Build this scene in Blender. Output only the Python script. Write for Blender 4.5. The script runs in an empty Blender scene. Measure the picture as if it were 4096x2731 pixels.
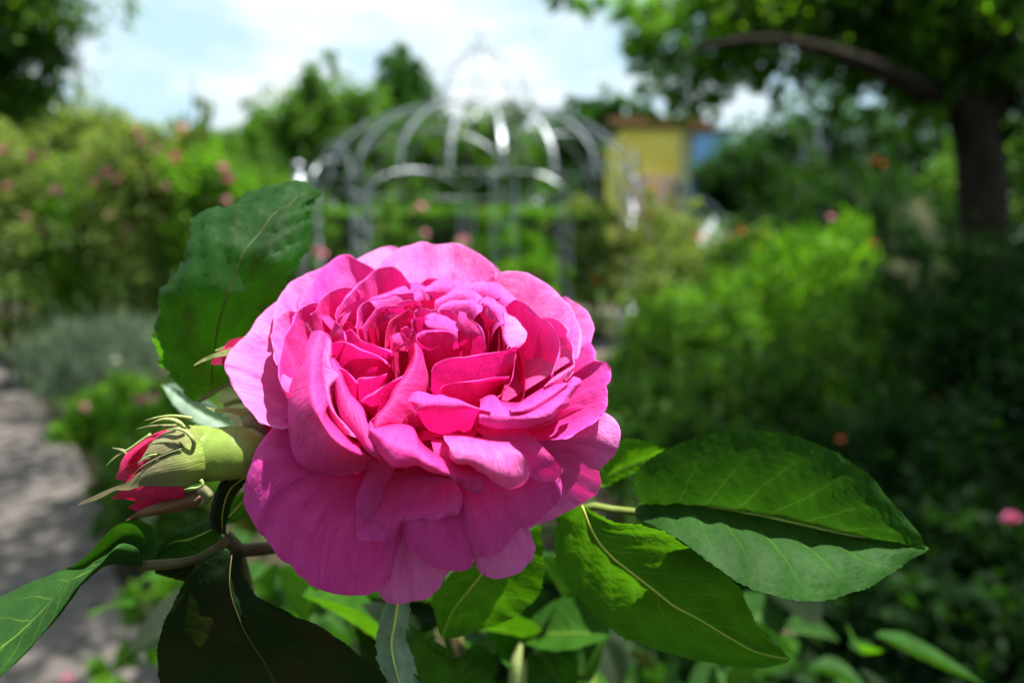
import bpy, math, random
import numpy as np
from mathutils import noise as mnoise, Vector

# ------------------------------------------------------------------ camera, sky, sun, exposure
SC = bpy.context.scene
COL = SC.collection
CAM_H, PITCH = 1.20, math.radians(8.1)
FOC = 0.140                                     # metres to the bloom
cam_data = bpy.data.cameras.new("camera")
cam = bpy.data.objects.new("camera", cam_data)
COL.objects.link(cam)
cam.location = (0, 0, CAM_H)
cam.rotation_euler = (math.pi / 2 - PITCH, 0, 0)
cam_data.sensor_width = 36
cam_data.lens = 24
cam_data.clip_start = 0.01
cam_data.clip_end = 2000
cam_data.dof.use_dof = True
cam_data.dof.focus_distance = FOC - 0.004
cam_data.dof.aperture_fstop = 8.6
SC.camera = cam

SUN_DIR = Vector((0.28, -0.06, 0.95)).normalized()      # towards the sun
SUN_EL = math.asin(SUN_DIR.z)
SUN_AZ = math.atan2(SUN_DIR.x, SUN_DIR.y)
world = bpy.data.worlds.new("World")
SC.world = world
world.use_nodes = True
wn, wl = world.node_tree.nodes, world.node_tree.links
wn.clear()
w_out = wn.new("ShaderNodeOutputWorld")
w_bg = wn.new("ShaderNodeBackground")
w_bg.inputs["Strength"].default_value = 0.05
sky = wn.new("ShaderNodeTexSky")
sky.sky_type = 'NISHITA'
sky.sun_disc = False
sky.sun_elevation = SUN_EL
sky.sun_rotation = SUN_AZ
tc = wn.new("ShaderNodeTexCoord")
mp = wn.new("ShaderNodeMapping")
mp.inputs["Scale"].default_value = (1.6, 1.6, 4.2)
mp.inputs["Location"].default_value = (3.7, 0.2, 0.7)
nz = wn.new("ShaderNodeTexNoise")
nz.inputs["Scale"].default_value = 2.1
nz.inputs["Detail"].default_value = 7
nz.inputs["Roughness"].default_value = 0.55
rmp = wn.new("ShaderNodeValToRGB")
rmp.color_ramp.elements[0].position = 0.42
rmp.color_ramp.elements[1].position = 0.60
wmix = wn.new("ShaderNodeMixRGB")
wmix.inputs["Color2"].default_value = (8.7, 9.3, 9.6, 1)
wl.new(tc.outputs["Generated"], mp.inputs["Vector"])
wl.new(mp.outputs["Vector"], nz.inputs["Vector"])
wl.new(nz.outputs["Fac"], rmp.inputs["Fac"])
wl.new(rmp.outputs["Color"], wmix.inputs["Fac"])
whz = wn.new("ShaderNodeMixRGB")                       # thin bright summer veil over the blue
whz.inputs["Fac"].default_value = 0.65
whz.inputs["Color2"].default_value = (7.2, 9.9, 11.2, 1)
wl.new(sky.outputs["Color"], whz.inputs["Color1"])
wl.new(whz.outputs["Color"], wmix.inputs["Color1"])
wl.new(wmix.outputs["Color"], w_bg.inputs["Color"])
wl.new(w_bg.outputs["Background"], w_out.inputs["Surface"])

sun_data = bpy.data.lights.new("sun", 'SUN')
sun_data.energy = 5.0
sun_data.angle = math.radians(0.53)
sun_data.color = (1.0, 0.95, 0.88)
sun = bpy.data.objects.new("sun", sun_data)
COL.objects.link(sun)
sun.location = SUN_DIR * 60
sun.rotation_euler = SUN_DIR.to_track_quat('Z', 'Y').to_euler()

SC.view_settings.view_transform = 'Standard'
SC.view_settings.look = 'None'
SC.view_settings.exposure = 1.3
SC.view_settings.gamma = 1
SC.view_settings.use_curve_mapping = False
SC.cycles.use_denoising = True
SC.cycles.max_bounces = 12
SC.cycles.diffuse_bounces = 6
SC.cycles.transmission_bounces = 8
SC.cycles.transparent_max_bounces = 8
SC.cycles.sample_clamp_indirect = 6.0
SC.cycles.caustics_reflective = False
SC.cycles.caustics_refractive = False

# ------------------------------------------------------------------ measuring: photograph pixels to points
SP, CP = math.sin(PITCH), math.cos(PITCH)
CX = np.array((1, 0, 0.0)); CY = np.array((0, SP, CP)); CZ = np.array((0, -CP, SP))   # camera axes in world


def ray(px, py):
    """direction through pixel (4096 px wide picture), depth 1 along the view axis"""
    return CX * ((px - 2048) / 2731.0) + CY * ((1365.5 - py) / 2731.0) - CZ


ORG = np.array((0, 0, CAM_H))


def atd(px, py, d_mm):
    return ORG + ray(px, py) * (FOC + d_mm / 1000.0)


def pw(px, py, Y):
    """point at forward distance Y; px, py on a 2352 px wide picture"""
    r = ray(px * 1.7415, py * 1.7415)
    return ORG + r * (Y / r[1])


# the bloom's own frame: u right, v to the back, w along the axis of the flower
TILT = math.radians(40)
FU = CX
FV = CY * math.sin(TILT) - CZ * math.cos(TILT)
FW = CY * math.cos(TILT) + CZ * math.sin(TILT)
C0 = atd(1690, 1400, 0)


def fl(u, v, w):
    return C0 + (FU * u + FV * v + FW * w) / 1000.0


def atw(px, py, w_mm):
    r = ray(px, py)
    t = np.dot(C0 + FW * (w_mm / 1000.0) - ORG, FW) / np.dot(r, FW)
    return ORG + r * t


def to_fl(P):
    q = (np.asarray(P) - C0) * 1000.0
    return np.stack([q @ FU, q @ FV, q @ FW], -1)


def from_fl(Q):
    return C0 + (Q[..., 0:1] * FU + Q[..., 1:2] * FV + Q[..., 2:3] * FW) / 1000.0


TILES = {'S': (0, 0, 1), 'P': (0, 0, 0.57422), 'A': (880, 960, 3), 'B': (1400, 960, 3), 'C': (1760, 960, 3),
         'D': (880, 1420, 3), 'E': (1400, 1420, 3), 'F': (1760, 1420, 3), 'G': (880, 1900, 3), 'H': (1600, 1900, 3),
         'L': (0, 1500, 1.2742), 'R': (2100, 1600, 1.1784), 'M': (1200, 2000, 1.568), 'N': (280, 1600, 2.94),
         'Q': (0, 2000, 2.1454), 'V': (540, 700, 1.6675)}


def pts(s, h=0, mode='w'):
    """'A 10,20 30,40,h ...' -> points; h is a number or a list spread along the row"""
    out, tile = [], 'S'
    for tok in s.split():
        if tok.isalpha():
            tile = tok
            continue
        v = [float(a) for a in tok.split(',')]
        ox, oy, sc = TILES[tile]
        out.append((ox + v[0] / sc, oy + v[1] / sc, v[2] if len(v) > 2 else None))
    n = len(out)
    hs = np.interp(np.linspace(0, 1, n), np.linspace(0, 1, len(h)), h) if isinstance(h, (list, tuple)) else [h] * n
    f = atw if mode == 'w' else atd
    return np.array([f(x, y, hs[i] if z is None else z) for i, (x, y, z) in enumerate(out)])


def resample(P, n, smooth=True):
    P = np.asarray(P, float)
    if len(P) == 1:
        return np.repeat(P, n, 0)
    L = np.concatenate([[0], np.cumsum(np.maximum(np.linalg.norm(np.diff(P, axis=0), axis=1), 1e-9))])
    return hermite(P, L, np.linspace(0, L[-1], n))


def hermite(P, L, t):
    """smooth curve through P at parameters L, read at t"""
    k = len(P)
    if k == 2:
        a = ((t - L[0]) / (L[1] - L[0])).reshape((-1,) + (1,) * (P.ndim - 1))
        return P[0] * (1 - a) + P[1] * a
    sh = (-1,) + (1,) * (P.ndim - 1)
    dl = np.diff(L).reshape(sh)
    s = np.diff(P, axis=0) / dl
    m = np.empty_like(P)
    m[1:-1] = (s[:-1] * dl[1:] + s[1:] * dl[:-1]) / (dl[1:] + dl[:-1])
    m[0] = 1.5 * s[0] - 0.5 * m[1]
    m[-1] = 1.5 * s[-1] - 0.5 * m[-2]
    i = np.clip(np.searchsorted(L, t, side='right') - 1, 0, k - 2)
    h = (L[i + 1] - L[i]).reshape(sh)
    x = ((t - L[i]) / (L[i + 1] - L[i])).reshape(sh)
    return ((2 * x**3 - 3 * x**2 + 1) * P[i] + (x**3 - 2 * x**2 + x) * h * m[i]
            + (-2 * x**3 + 3 * x**2) * P[i + 1] + (x**3 - x**2) * h * m[i + 1])


def bez(a, b, c, d, t):
    return a * (1 - t)**3 + 3 * b * t * (1 - t)**2 + 3 * c * t * t * (1 - t) + d * t**3


# ------------------------------------------------------------------ objects
def props(o, label=None, cat=None, group=None, kind=None):
    if label: o['label'] = label
    if cat: o['category'] = cat
    if group: o['group'] = group
    if kind: o['kind'] = kind
    return o


def wloc(o):
    p = np.zeros(3)
    while o is not None:
        p = p + np.array(o.location)
        o = o.parent
    return p


def empty(name, loc, label=None, cat=None, group=None, parent=None):
    o = bpy.data.objects.new(name, None)
    o.empty_display_size = 0.05
    COL.objects.link(o)
    if parent is not None:
        o.parent = parent
        loc = np.array(loc) - wloc(parent)
    o.location = tuple(loc)
    return props(o, label, cat, group)


def mesh_obj(name, V, F, mat, parent=None, uv=None, tint=None, smooth=True, loc=None, quads=None):
    """V world points; F list of faces, or quads an (n,4) array; parent keeps world position"""
    V = np.asarray(V, float)
    base = wloc(parent) if parent is not None else np.zeros(3)
    if loc is not None:
        base = np.asarray(loc, float)
    me = bpy.data.meshes.new(name)
    V = V - base
    if quads is not None:
        nf, k = quads.shape
        me.vertices.add(len(V)); me.vertices.foreach_set("co", V.astype(np.float32).ravel())
        me.loops.add(nf * k); me.loops.foreach_set("vertex_index", quads.astype(np.int32).ravel())
        me.polygons.add(nf)
        me.polygons.foreach_set("loop_start", np.arange(0, nf * k, k, dtype=np.int32))
        me.polygons.foreach_set("loop_total", np.full(nf, k, np.int32))
        me.update(calc_edges=True)
    else:
        me.from_pydata([tuple(v) for v in V], [], F)
        me.update()
    if uv is not None:
        layer = me.uv_layers.new(name="UVMap")
        idx = np.empty(len(me.loops), np.int32)
        me.loops.foreach_get("vertex_index", idx)
        layer.data.foreach_set("uv", np.asarray(uv, np.float32)[idx].ravel())
    if tint is not None:
        at = me.attributes.new("tint", 'FLOAT', 'POINT')
        at.data.foreach_set("value", np.asarray(tint, np.float32))
    if smooth:
        me.polygons.foreach_set("use_smooth", np.ones(len(me.polygons), bool))
    me.materials.append(mat)
    o = bpy.data.objects.new(name, me)
    COL.objects.link(o)
    if parent is not None:
        o.parent = parent
        if loc is not None:
            o.location = tuple(base - wloc(parent))
    elif loc is not None:
        o.location = tuple(base)
    return o


def grid_quads(m, n):
    i = np.arange(m - 1)[:, None] * n + np.arange(n - 1)[None, :]
    i = i.ravel()
    return np.stack([i, i + 1, i + n + 1, i + n], -1)


def grid_normals(G):
    du = np.gradient(G, axis=1); dv = np.gradient(G, axis=0)
    N = np.cross(du, dv)
    return N / np.maximum(np.linalg.norm(N, axis=-1, keepdims=True), 1e-12)


def tube(path, radii, seg=8, cap=True):
    P = np.asarray(path, float); n = len(P)
    R = np.interp(np.linspace(0, 1, n), np.linspace(0, 1, len(radii)), radii)
    T = np.gradient(P, axis=0); T /= np.maximum(np.linalg.norm(T, axis=1, keepdims=True), 1e-12)
    ref = np.array((0.31, 0.17, 0.94)); a = np.cross(T[0], ref)
    if np.linalg.norm(a) < 0.2: a = np.cross(T[0], np.array((1.0, 0.1, 0)))
    a /= np.linalg.norm(a)
    V = []
    for i in range(n):
        a = a - T[i] * np.dot(a, T[i]); a /= np.linalg.norm(a)
        b = np.cross(T[i], a)
        th = np.arange(seg) * 2 * math.pi / seg
        V.append(P[i] + R[i] * (np.cos(th)[:, None] * a + np.sin(th)[:, None] * b))
    V = np.concatenate(V)
    F = []
    for i in range(n - 1):
        for j in range(seg):
            k = (j + 1) % seg
            F.append((i * seg + j, i * seg + k, (i + 1) * seg + k, (i + 1) * seg + j))
    if cap:
        F.append(tuple(range(seg))[::-1]); F.append(tuple(range((n - 1) * seg, n * seg)))
    return V, F


def merge(parts):
    V, F, o = [], [], 0
    for v, f in parts:
        V.append(np.asarray(v, float)); F += [tuple(a + o for a in q) for q in f]; o += len(v)
    return np.concatenate(V), F


def box(c, s, rz=0.0):
    x, y, z = np.array(s) / 2.0
    v = np.array([(-x, -y, -z), (x, -y, -z), (x, y, -z), (-x, y, -z), (-x, -y, z), (x, -y, z), (x, y, z), (-x, y, z)])
    cz, sz = math.cos(rz), math.sin(rz)
    v = v @ np.array([(cz, sz, 0), (-sz, cz, 0), (0, 0, 1)]) + np.array(c)
    return v, [(0, 3, 2, 1), (4, 5, 6, 7), (0, 1, 5, 4), (1, 2, 6, 5), (2, 3, 7, 6), (3, 0, 4, 7)]


# ------------------------------------------------------------------ materials
def new_mat(name):
    m = bpy.data.materials.new(name); m.use_nodes = True
    m.node_tree.nodes.clear()
    return m, m.node_tree.nodes, m.node_tree.links


def sheet_mat(name, color_socket_fn, trans_mul, fac, rough=0.5, spec=0.3, bump_fn=None, bump_strength=0.3, bump_dist=0.0003):
    """thin living sheet (petal, leaf): reflects on both faces and lets coloured light through"""
    m, n, l = new_mat(name)
    out = n.new("ShaderNodeOutputMaterial")
    bs = n.new("ShaderNodeBsdfPrincipled")
    bs.inputs["Roughness"].default_value = rough
    bs.inputs["Specular IOR Level"].default_value = spec
    tr = n.new("ShaderNodeBsdfTranslucent")
    mx = n.new("ShaderNodeMixShader"); mx.inputs["Fac"].default_value = fac
    c_ref, c_tr = color_socket_fn(n, l)
    l.new(c_ref, bs.inputs["Base Color"]); l.new(c_tr, tr.inputs["Color"])
    if bump_fn:
        b = n.new("ShaderNodeBump"); b.inputs["Strength"].default_value = bump_strength
        b.inputs["Distance"].default_value = bump_dist
        l.new(bump_fn(n, l), b.inputs["Height"])
        l.new(b.outputs["Normal"], bs.inputs["Normal"]); l.new(b.outputs["Normal"], tr.inputs["Normal"])
    l.new(bs.outputs["BSDF"], mx.inputs[1]); l.new(tr.outputs["BSDF"], mx.inputs[2])
    l.new(mx.outputs["Shader"], out.inputs["Surface"])
    return m


def mixc(n, l, fac, a, b, blend='MIX'):
    x = n.new("ShaderNodeMixRGB"); x.blend_type = blend
    for s, v in ((x.inputs["Fac"], fac), (x.inputs["Color1"], a), (x.inputs["Color2"], b)):
        if hasattr(v, "is_linked"): l.new(v, s)
        elif isinstance(v, (int, float)): s.default_value = v
        else: s.default_value = (*v, 1)
    return x.outputs["Color"]


def mth(n, l, op, a, b=None, c=None):
    x = n.new("ShaderNodeMath"); x.operation = op
    for i, v in enumerate((a, b, c)):
        if v is None: continue
        if hasattr(v, "is_linked"): l.new(v, x.inputs[i])
        else: x.inputs[i].default_value = v
    return x.outputs[0]


def ramp(n, l, fac, p0, p1, c0=(0, 0, 0), c1=(1, 1, 1)):
    r = n.new("ShaderNodeValToRGB")
    r.color_ramp.elements[0].position = p0; r.color_ramp.elements[0].color = (*c0, 1)
    r.color_ramp.elements[1].position = p1; r.color_ramp.elements[1].color = (*c1, 1)
    l.new(fac, r.inputs["Fac"])
    return r.outputs["Color"]


def noise_tex(n, l, scale, detail=3, coord="Object", vscale=None, rough=0.55):
    t = n.new("ShaderNodeTexNoise"); t.inputs["Scale"].default_value = scale
    t.inputs["Detail"].default_value = detail; t.inputs["Roughness"].default_value = rough
    tcn = n.new("ShaderNodeTexCoord")
    if vscale:
        mpn = n.new("ShaderNodeMapping"); mpn.inputs["Scale"].default_value = vscale
        l.new(tcn.outputs[coord], mpn.inputs["Vector"]); l.new(mpn.outputs["Vector"], t.inputs["Vector"])
    else:
        l.new(tcn.outputs[coord], t.inputs["Vector"])
    return t.outputs["Fac"]


def solid_mat(name, c0, c1, scale=6, rough=0.8, metal=0.0, bump=0.3, bump_dist=0.01, detail=5, vscale=None):
    m, n, l = new_mat(name)
    out = n.new("ShaderNodeOutputMaterial"); bs = n.new("ShaderNodeBsdfPrincipled")
    bs.inputs["Roughness"].default_value = rough; bs.inputs["Metallic"].default_value = metal
    if rough >= 0.9: bs.inputs["Specular IOR Level"].default_value = 0.12
    f = noise_tex(n, l, scale, detail, vscale=vscale)
    l.new(ramp(n, l, f, 0.33, 0.67, c0, c1), bs.inputs["Base Color"])
    if bump:
        b = n.new("ShaderNodeBump"); b.inputs["Strength"].default_value = bump; b.inputs["Distance"].default_value = bump_dist
        l.new(f, b.inputs["Height"]); l.new(b.outputs["Normal"], bs.inputs["Normal"])
    l.new(bs.outputs["BSDF"], out.inputs["Surface"])
    return m


def petal_mat(name, ref, tra, base_ref, fac=0.26):
    def cols(n, l):
        tcn = n.new("ShaderNodeTexCoord")
        sep = n.new("ShaderNodeSeparateXYZ"); l.new(tcn.outputs["UV"], sep.inputs[0])
        streak = noise_tex(n, l, 1.0, 6, "UV", (75, 4.5, 1), 0.65)
        blot = noise_tex(n, l, 1.0, 3, "UV", (7, 5, 1))
        grad = ramp(n, l, sep.outputs["Y"], 0.2, 0.95)
        c = mixc(n, l, grad, base_ref, ref)  # deeper towards the base: bounce between petals put into the colour
        s = ramp(n, l, streak, 0.3, 0.72, (0.90, 0.80, 0.90), (1.03, 1.16, 1.04))
        s2 = ramp(n, l, blot, 0.25, 0.75, (0.88, 0.68, 0.88), (1.05, 1.30, 1.08))
        c = mixc(n, l, 1.0, mixc(n, l, 1.0, c, s, 'MULTIPLY'), s2, 'MULTIPLY')
        t = mixc(n, l, 1.0, tra, s, 'MULTIPLY')
        w_ = noise_tex(n, l, 1.0, 3, "UV", (26, 1.5, 1), 0.5)      # thin branching veins
        ve = ramp(n, l, mth(n, l, 'ABSOLUTE', mth(n, l, 'SUBTRACT', w_, 0.5)), 0.0, 0.022, (0.80, 0.55, 0.74), (1, 1, 1))
        c = mixc(n, l, 0.6, c, ve, 'MULTIPLY')
        t = mixc(n, l, 0.6, t, ve, 'MULTIPLY')
        return c, t

    def bump(n, l):
        a = noise_tex(n, l, 1.0, 5, "UV", (95, 6, 1), 0.65)
        b = noise_tex(n, l, 620, 4, "Object", None, 0.6)
        c = noise_tex(n, l, 1.0, 2, "UV", (16, 9, 1))
        return mth(n, l, 'ADD', mth(n, l, 'ADD', mth(n, l, 'MULTIPLY', a, 0.8), mth(n, l, 'MULTIPLY', b, 0.9)), mth(n, l, 'MULTIPLY', c, 1.6))
    return sheet_mat(name, cols, tra, fac, rough=0.55, spec=0.25, bump_fn=bump, bump_strength=0.6, bump_dist=0.0004)


M_PETAL = petal_mat("petal_pink", (0.84, 0.088, 0.52), (0.84, 0.010, 0.23), (0.76, 0.022, 0.20))
M_PETAL_PALE = petal_mat("petal_pale_pink", (0.86, 0.22, 0.65), (0.84, 0.024, 0.29), (0.82, 0.07, 0.36))
M_PETAL_DEEP = petal_mat("petal_deep_shade_pink", (0.78, 0.030, 0.24), (0.78, 0.006, 0.11), (0.62, 0.006, 0.05))  # redder: light bounced deep between petals put into the colour
M_PETAL_MID = petal_mat("petal_inner_shade_pink", (0.86, 0.075, 0.50), (0.88, 0.010, 0.25), (0.76, 0.018, 0.17), 0.34)  # inner petals, their warm shade put into the colour
M_PETAL_BUD = petal_mat("petal_bud_red", (0.74, 0.02, 0.16), (0.75, 0.005, 0.06), (0.7, 0.02, 0.12))


def leaf_mat(name, ref, tra, vein, nv=8.0, fac=0.42, rough=0.55, spec=0.09, brown=0.0):
    def cols(n, l):
        tcn = n.new("ShaderNodeTexCoord")
        sep = n.new("ShaderNodeSeparateXYZ"); l.new(tcn.outputs["UV"], sep.inputs[0])
        a = mth(n, l, 'ABSOLUTE', mth(n, l, 'MULTIPLY_ADD', sep.outputs["Y"], 2.0, -1.0))
        wob = noise_tex(n, l, 1.0, 2, "UV", (5, 5, 1))
        s = mth(n, l, 'ADD', mth(n, l, 'SUBTRACT', sep.outputs["X"], mth(n, l, 'MULTIPLY', mth(n, l, 'POWER', a, 0.8), 0.33)),
                mth(n, l, 'MULTIPLY', wob, 0.06))
        fr = mth(n, l, 'FRACT', mth(n, l, 'MULTIPLY', s, nv))
        dist = mth(n, l, 'ABSOLUTE', mth(n, l, 'SUBTRACT', fr, 0.5))
        side = ramp(n, l, dist, 0.0, 0.055, (1, 1, 1), (0, 0, 0))
        fade = ramp(n, l, a, 0.3, 0.95, (0.55, 0.55, 0.55), (0.05, 0.05, 0.05))
        mid = ramp(n, l, a, 0.010, 0.028, (1, 1, 1), (0, 0, 0))
        v = mth(n, l, 'MAXIMUM', mth(n, l, 'MULTIPLY', side, fade), mid)
        fine = n.new("ShaderNodeTexVoronoi"); fine.feature = 'DISTANCE_TO_EDGE'; fine.inputs["Scale"].default_value = 1.0
        mpn = n.new("ShaderNodeMapping"); mpn.inputs["Scale"].default_value = (46, 34, 1)
        l.new(tcn.outputs["UV"], mpn.inputs["Vector"]); l.new(mpn.outputs["Vector"], fine.inputs["Vector"])
        fv = ramp(n, l, fine.outputs["Distance"], 0.0, 0.07, (0.10, 0.10, 0.10), (0, 0, 0))
        v = mth(n, l, 'MAXIMUM', v, fv)
        blot = ramp(n, l, noise_tex(n, l, 1.0, 5, "UV", (6, 4, 1)), 0.3, 0.7, (0.72, 0.76, 0.7), (1.2, 1.2, 1.2))
        c = mixc(n, l, 1.0, mixc(n, l, v, ref, vein), blot, 'MULTIPLY')
        t = mixc(n, l, 1.0, mixc(n, l, mth(n, l, 'MULTIPLY', v, 0.6), tra, vein), blot, 'MULTIPLY')
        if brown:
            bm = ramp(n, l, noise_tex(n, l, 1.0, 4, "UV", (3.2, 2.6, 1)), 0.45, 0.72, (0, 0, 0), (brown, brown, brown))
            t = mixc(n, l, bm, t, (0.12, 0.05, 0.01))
        spots = ramp(n, l, noise_tex(n, l, 1.0, 2, "UV", (13, 11, 1)), 0.755, 0.78, (0, 0, 0), (1, 1, 1))
        c = mixc(n, l, spots, c, (0.20, 0.13, 0.04))
        return c, t

    def bump(n, l):
        fine = n.new("ShaderNodeTexVoronoi"); fine.feature = 'SMOOTH_F1'; fine.inputs["Scale"].default_value = 1.0
        tcn = n.new("ShaderNodeTexCoord")
        mpn = n.new("ShaderNodeMapping"); mpn.inputs["Scale"].default_value = (46, 34, 1)
        l.new(tcn.outputs["UV"], mpn.inputs["Vector"]); l.new(mpn.outputs["Vector"], fine.inputs["Vector"])
        b = noise_tex(n, l, 900, 3, "Object")
        return mth(n, l, 'SUBTRACT', mth(n, l, 'MULTIPLY', b, 0.5), fine.outputs["Distance"])
    return sheet_mat(name, cols, tra, fac, rough, spec, bump, 0.35, 0.0004)


M_LEAF = leaf_mat("rose_leaf_green", (0.026, 0.088, 0.016), (0.027, 0.098, 0.003), (0.15, 0.24, 0.04))
M_LEAF_LIT = leaf_mat("rose_leaf_lit_green", (0.028, 0.105, 0.010), (0.105, 0.32, 0.004), (0.20, 0.30, 0.04))  # lit copy of the leaf green: sun shining through put into the colour
M_LEAF_SHADE = leaf_mat("rose_leaf_shade_green", (0.007, 0.020, 0.005), (0.016, 0.040, 0.004), (0.035, 0.04, 0.012), brown=0.5, spec=0.15, fac=0.35)  # shaded copy of the leaf green: darkness of shade in the colour
M_LEAF_BROWN = leaf_mat("rose_leaf_bronze_green", (0.020, 0.062, 0.020), (0.12, 0.40, 0.005), (0.05, 0.09, 0.02), brown=0.8, fac=0.5)
M_LEAF_PALE = leaf_mat("rose_leaf_pale_underside", (0.24, 0.34, 0.26), (0.16, 0.30, 0.08), (0.32, 0.38, 0.26), fac=0.25)
M_STEM = solid_mat("rose_stem_brown_green", (0.07, 0.045, 0.018), (0.10, 0.10, 0.025), 300, 0.6, bump_dist=0.0004)
M_RIB_DARK = solid_mat("midrib_olive", (0.05, 0.06, 0.015), (0.08, 0.09, 0.02), 300, 0.5, bump_dist=0.0002)
M_RIB = solid_mat("midrib_yellow_green", (0.52, 0.60, 0.09), (0.62, 0.68, 0.14), 300, 0.5, bump_dist=0.0002)
M_STEM_GREEN = solid_mat("rose_stem_green", (0.11, 0.17, 0.025), (0.17, 0.23, 0.04), 300, 0.55, bump_dist=0.0003)
M_SEPAL = solid_mat("sepal_grey_green", (0.10, 0.10, 0.035), (0.22, 0.235, 0.10), 420, 0.8, bump=0.5, bump_dist=0.0005)
M_SEPAL_TIP = solid_mat("sepal_fresh_green", (0.24, 0.32, 0.08), (0.36, 0.42, 0.16), 500, 0.7, bump=0.5, bump_dist=0.0004)


def calyx_mat():
    """green like the hip at its foot, grey felted towards the tip"""
    m, n, l = new_mat("sepal_calyx")
    out = n.new("ShaderNodeOutputMaterial"); bs = n.new("ShaderNodeBsdfPrincipled")
    bs.inputs["Roughness"].default_value = 0.7; bs.inputs["Specular IOR Level"].default_value = 0.2
    tcn = n.new("ShaderNodeTexCoord"); sep = n.new("ShaderNodeSeparateXYZ"); l.new(tcn.outputs["UV"], sep.inputs[0])
    f = noise_tex(n, l, 420, 5)
    streak = noise_tex(n, l, 1.0, 4, "UV", (26, 3, 1))
    felt = mixc(n, l, streak, (0.11, 0.085, 0.035), (0.27, 0.27, 0.14))
    foot = ramp(n, l, f, 0.33, 0.67, (0.15, 0.23, 0.03), (0.21, 0.30, 0.05))
    l.new(mixc(n, l, ramp(n, l, sep.outputs["Y"], 0.06, 0.40), foot, felt), bs.inputs["Base Color"])
    b = n.new("ShaderNodeBump"); b.inputs["Strength"].default_value = 0.6; b.inputs["Distance"].default_value = 0.0006
    l.new(mth(n, l, 'ADD', f, streak), b.inputs["Height"]); l.new(b.outputs["Normal"], bs.inputs["Normal"])
    l.new(bs.outputs["BSDF"], out.inputs["Surface"])
    return m


M_CALYX = calyx_mat()
# ------------------------------------------------------------------ the rose bush in the foreground
BUSH = empty("rose_bush", (0.02, 0.30, 0.0), "rose bush in the foreground with one large open pink bloom, red buds and toothed leaves", "rose bush")


def ruffle(G, seed, amp, edge=True):
    m, n = G.shape[:2]
    N = grid_normals(G)
    off = Vector((seed * 7.13, seed * 3.7, seed * 1.9))
    vv = np.linspace(0, 1, m)
    D = np.zeros((m, n))
    for i in range(m):
        k = (0.25 + 0.75 * vv[i]) if edge else 1.0
        for j in range(n):
            p = Vector(G[i, j])
            e = max(0.0, vv[i] - 0.8) * 5 if edge else 0.0
            D[i, j] = 1.3 * e * e * mnoise.noise(p * 430 + off * 2) + k * (mnoise.noise(p * 110 + off) + 0.42 * mnoise.noise(p * 270 + off) + 0.16 * mnoise.noise(p * 640 + off))
    return G + N * D[..., None] * amp / 1000.0


def sheet(name, G, mat, parent, label=None):
    m, n = G.shape[:2]
    uu, vv = np.meshgrid(np.linspace(0, 1, n), np.linspace(0, 1, m))
    o = mesh_obj(name, G.reshape(-1, 3), None, mat, parent, uv=np.stack([uu.ravel(), vv.ravel()], -1), quads=grid_quads(m, n))
    if label: o['label'] = label
    return o


_seed = [0]
ROLL = [0.0]


def fan(rim, h=0, mode='w', base=(0, 0, -24), f=(0.5, 0.98), w=(-22, -9), mat=None, lip=0.0, n=40, m=22, amp=0.30, f0=0.07, lipang=2.0, curl=0.0, shelf=None):
    lip = lip * 0.4
    """petal growing from the receptacle to a measured rim; f radial shares, w heights on the way"""
    _seed[0] += 1
    R = to_fl(resample(pts(rim, h, mode), n))
    t = (np.linspace(0, 1, m)**0.85)[:, None]
    F = bez(f0, f[0], f[1], 1.0, t)[..., None]
    b = np.array(base, float)
    uv_ = b[:2] + (R[None, :, :2] - b[:2]) * F
    ww = bez(b[2], w[0], R[None, :, 2] + w[1] - curl, R[None, :, 2] - curl, t)
    q = np.clip((t - 0.80) / 0.20, 0, 1)
    ww = ww + curl * q * q
    if shelf:                                      # steep wall, then a nearly flat brim
        fs, ws = shelf
        K = np.array([(f0, 0, 0), (fs * .90, .35, 0), (fs * .97, .80, 0), (fs + .05, 1, ws - .25), (1, 1, 0)], float)
        Q = hermite(K, np.array([0, .4, .58, .74, 1.0]), np.linspace(0, 1, m))
        uv_ = b[:2] + (R[None, :, :2] - b[:2]) * Q[:, 0][:, None, None]
        ww = b[2] + (R[None, :, 2] - b[2]) * Q[:, 1][:, None] + Q[:, 2][:, None]
    G = np.concatenate([uv_, ww[..., None]], -1)
    if lip:
        d = G[-1] - G[-2]; d /= np.maximum(np.linalg.norm(d, axis=-1, keepdims=True), 1e-9)
        rad = R.copy(); rad[:, 2] = 0; rad[:, :2] -= b[:2]
        rad /= np.maximum(np.linalg.norm(rad, axis=-1, keepdims=True), 1e-9)
        o = rad - d * np.sum(rad * d, -1, keepdims=True); o /= np.maximum(np.linalg.norm(o, axis=-1, keepdims=True), 1e-9)
        rows = [G]
        for a in np.linspace(0.35, lipang, 5):
            rows.append((G[-1] + lip * (d * math.sin(a) + o * (1 - math.cos(a))))[None])
        G = np.concatenate(rows, 0)
    return sheet("petal", ruffle(from_fl(G), _seed[0], amp), mat or M_PETAL, BLOOM)


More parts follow.
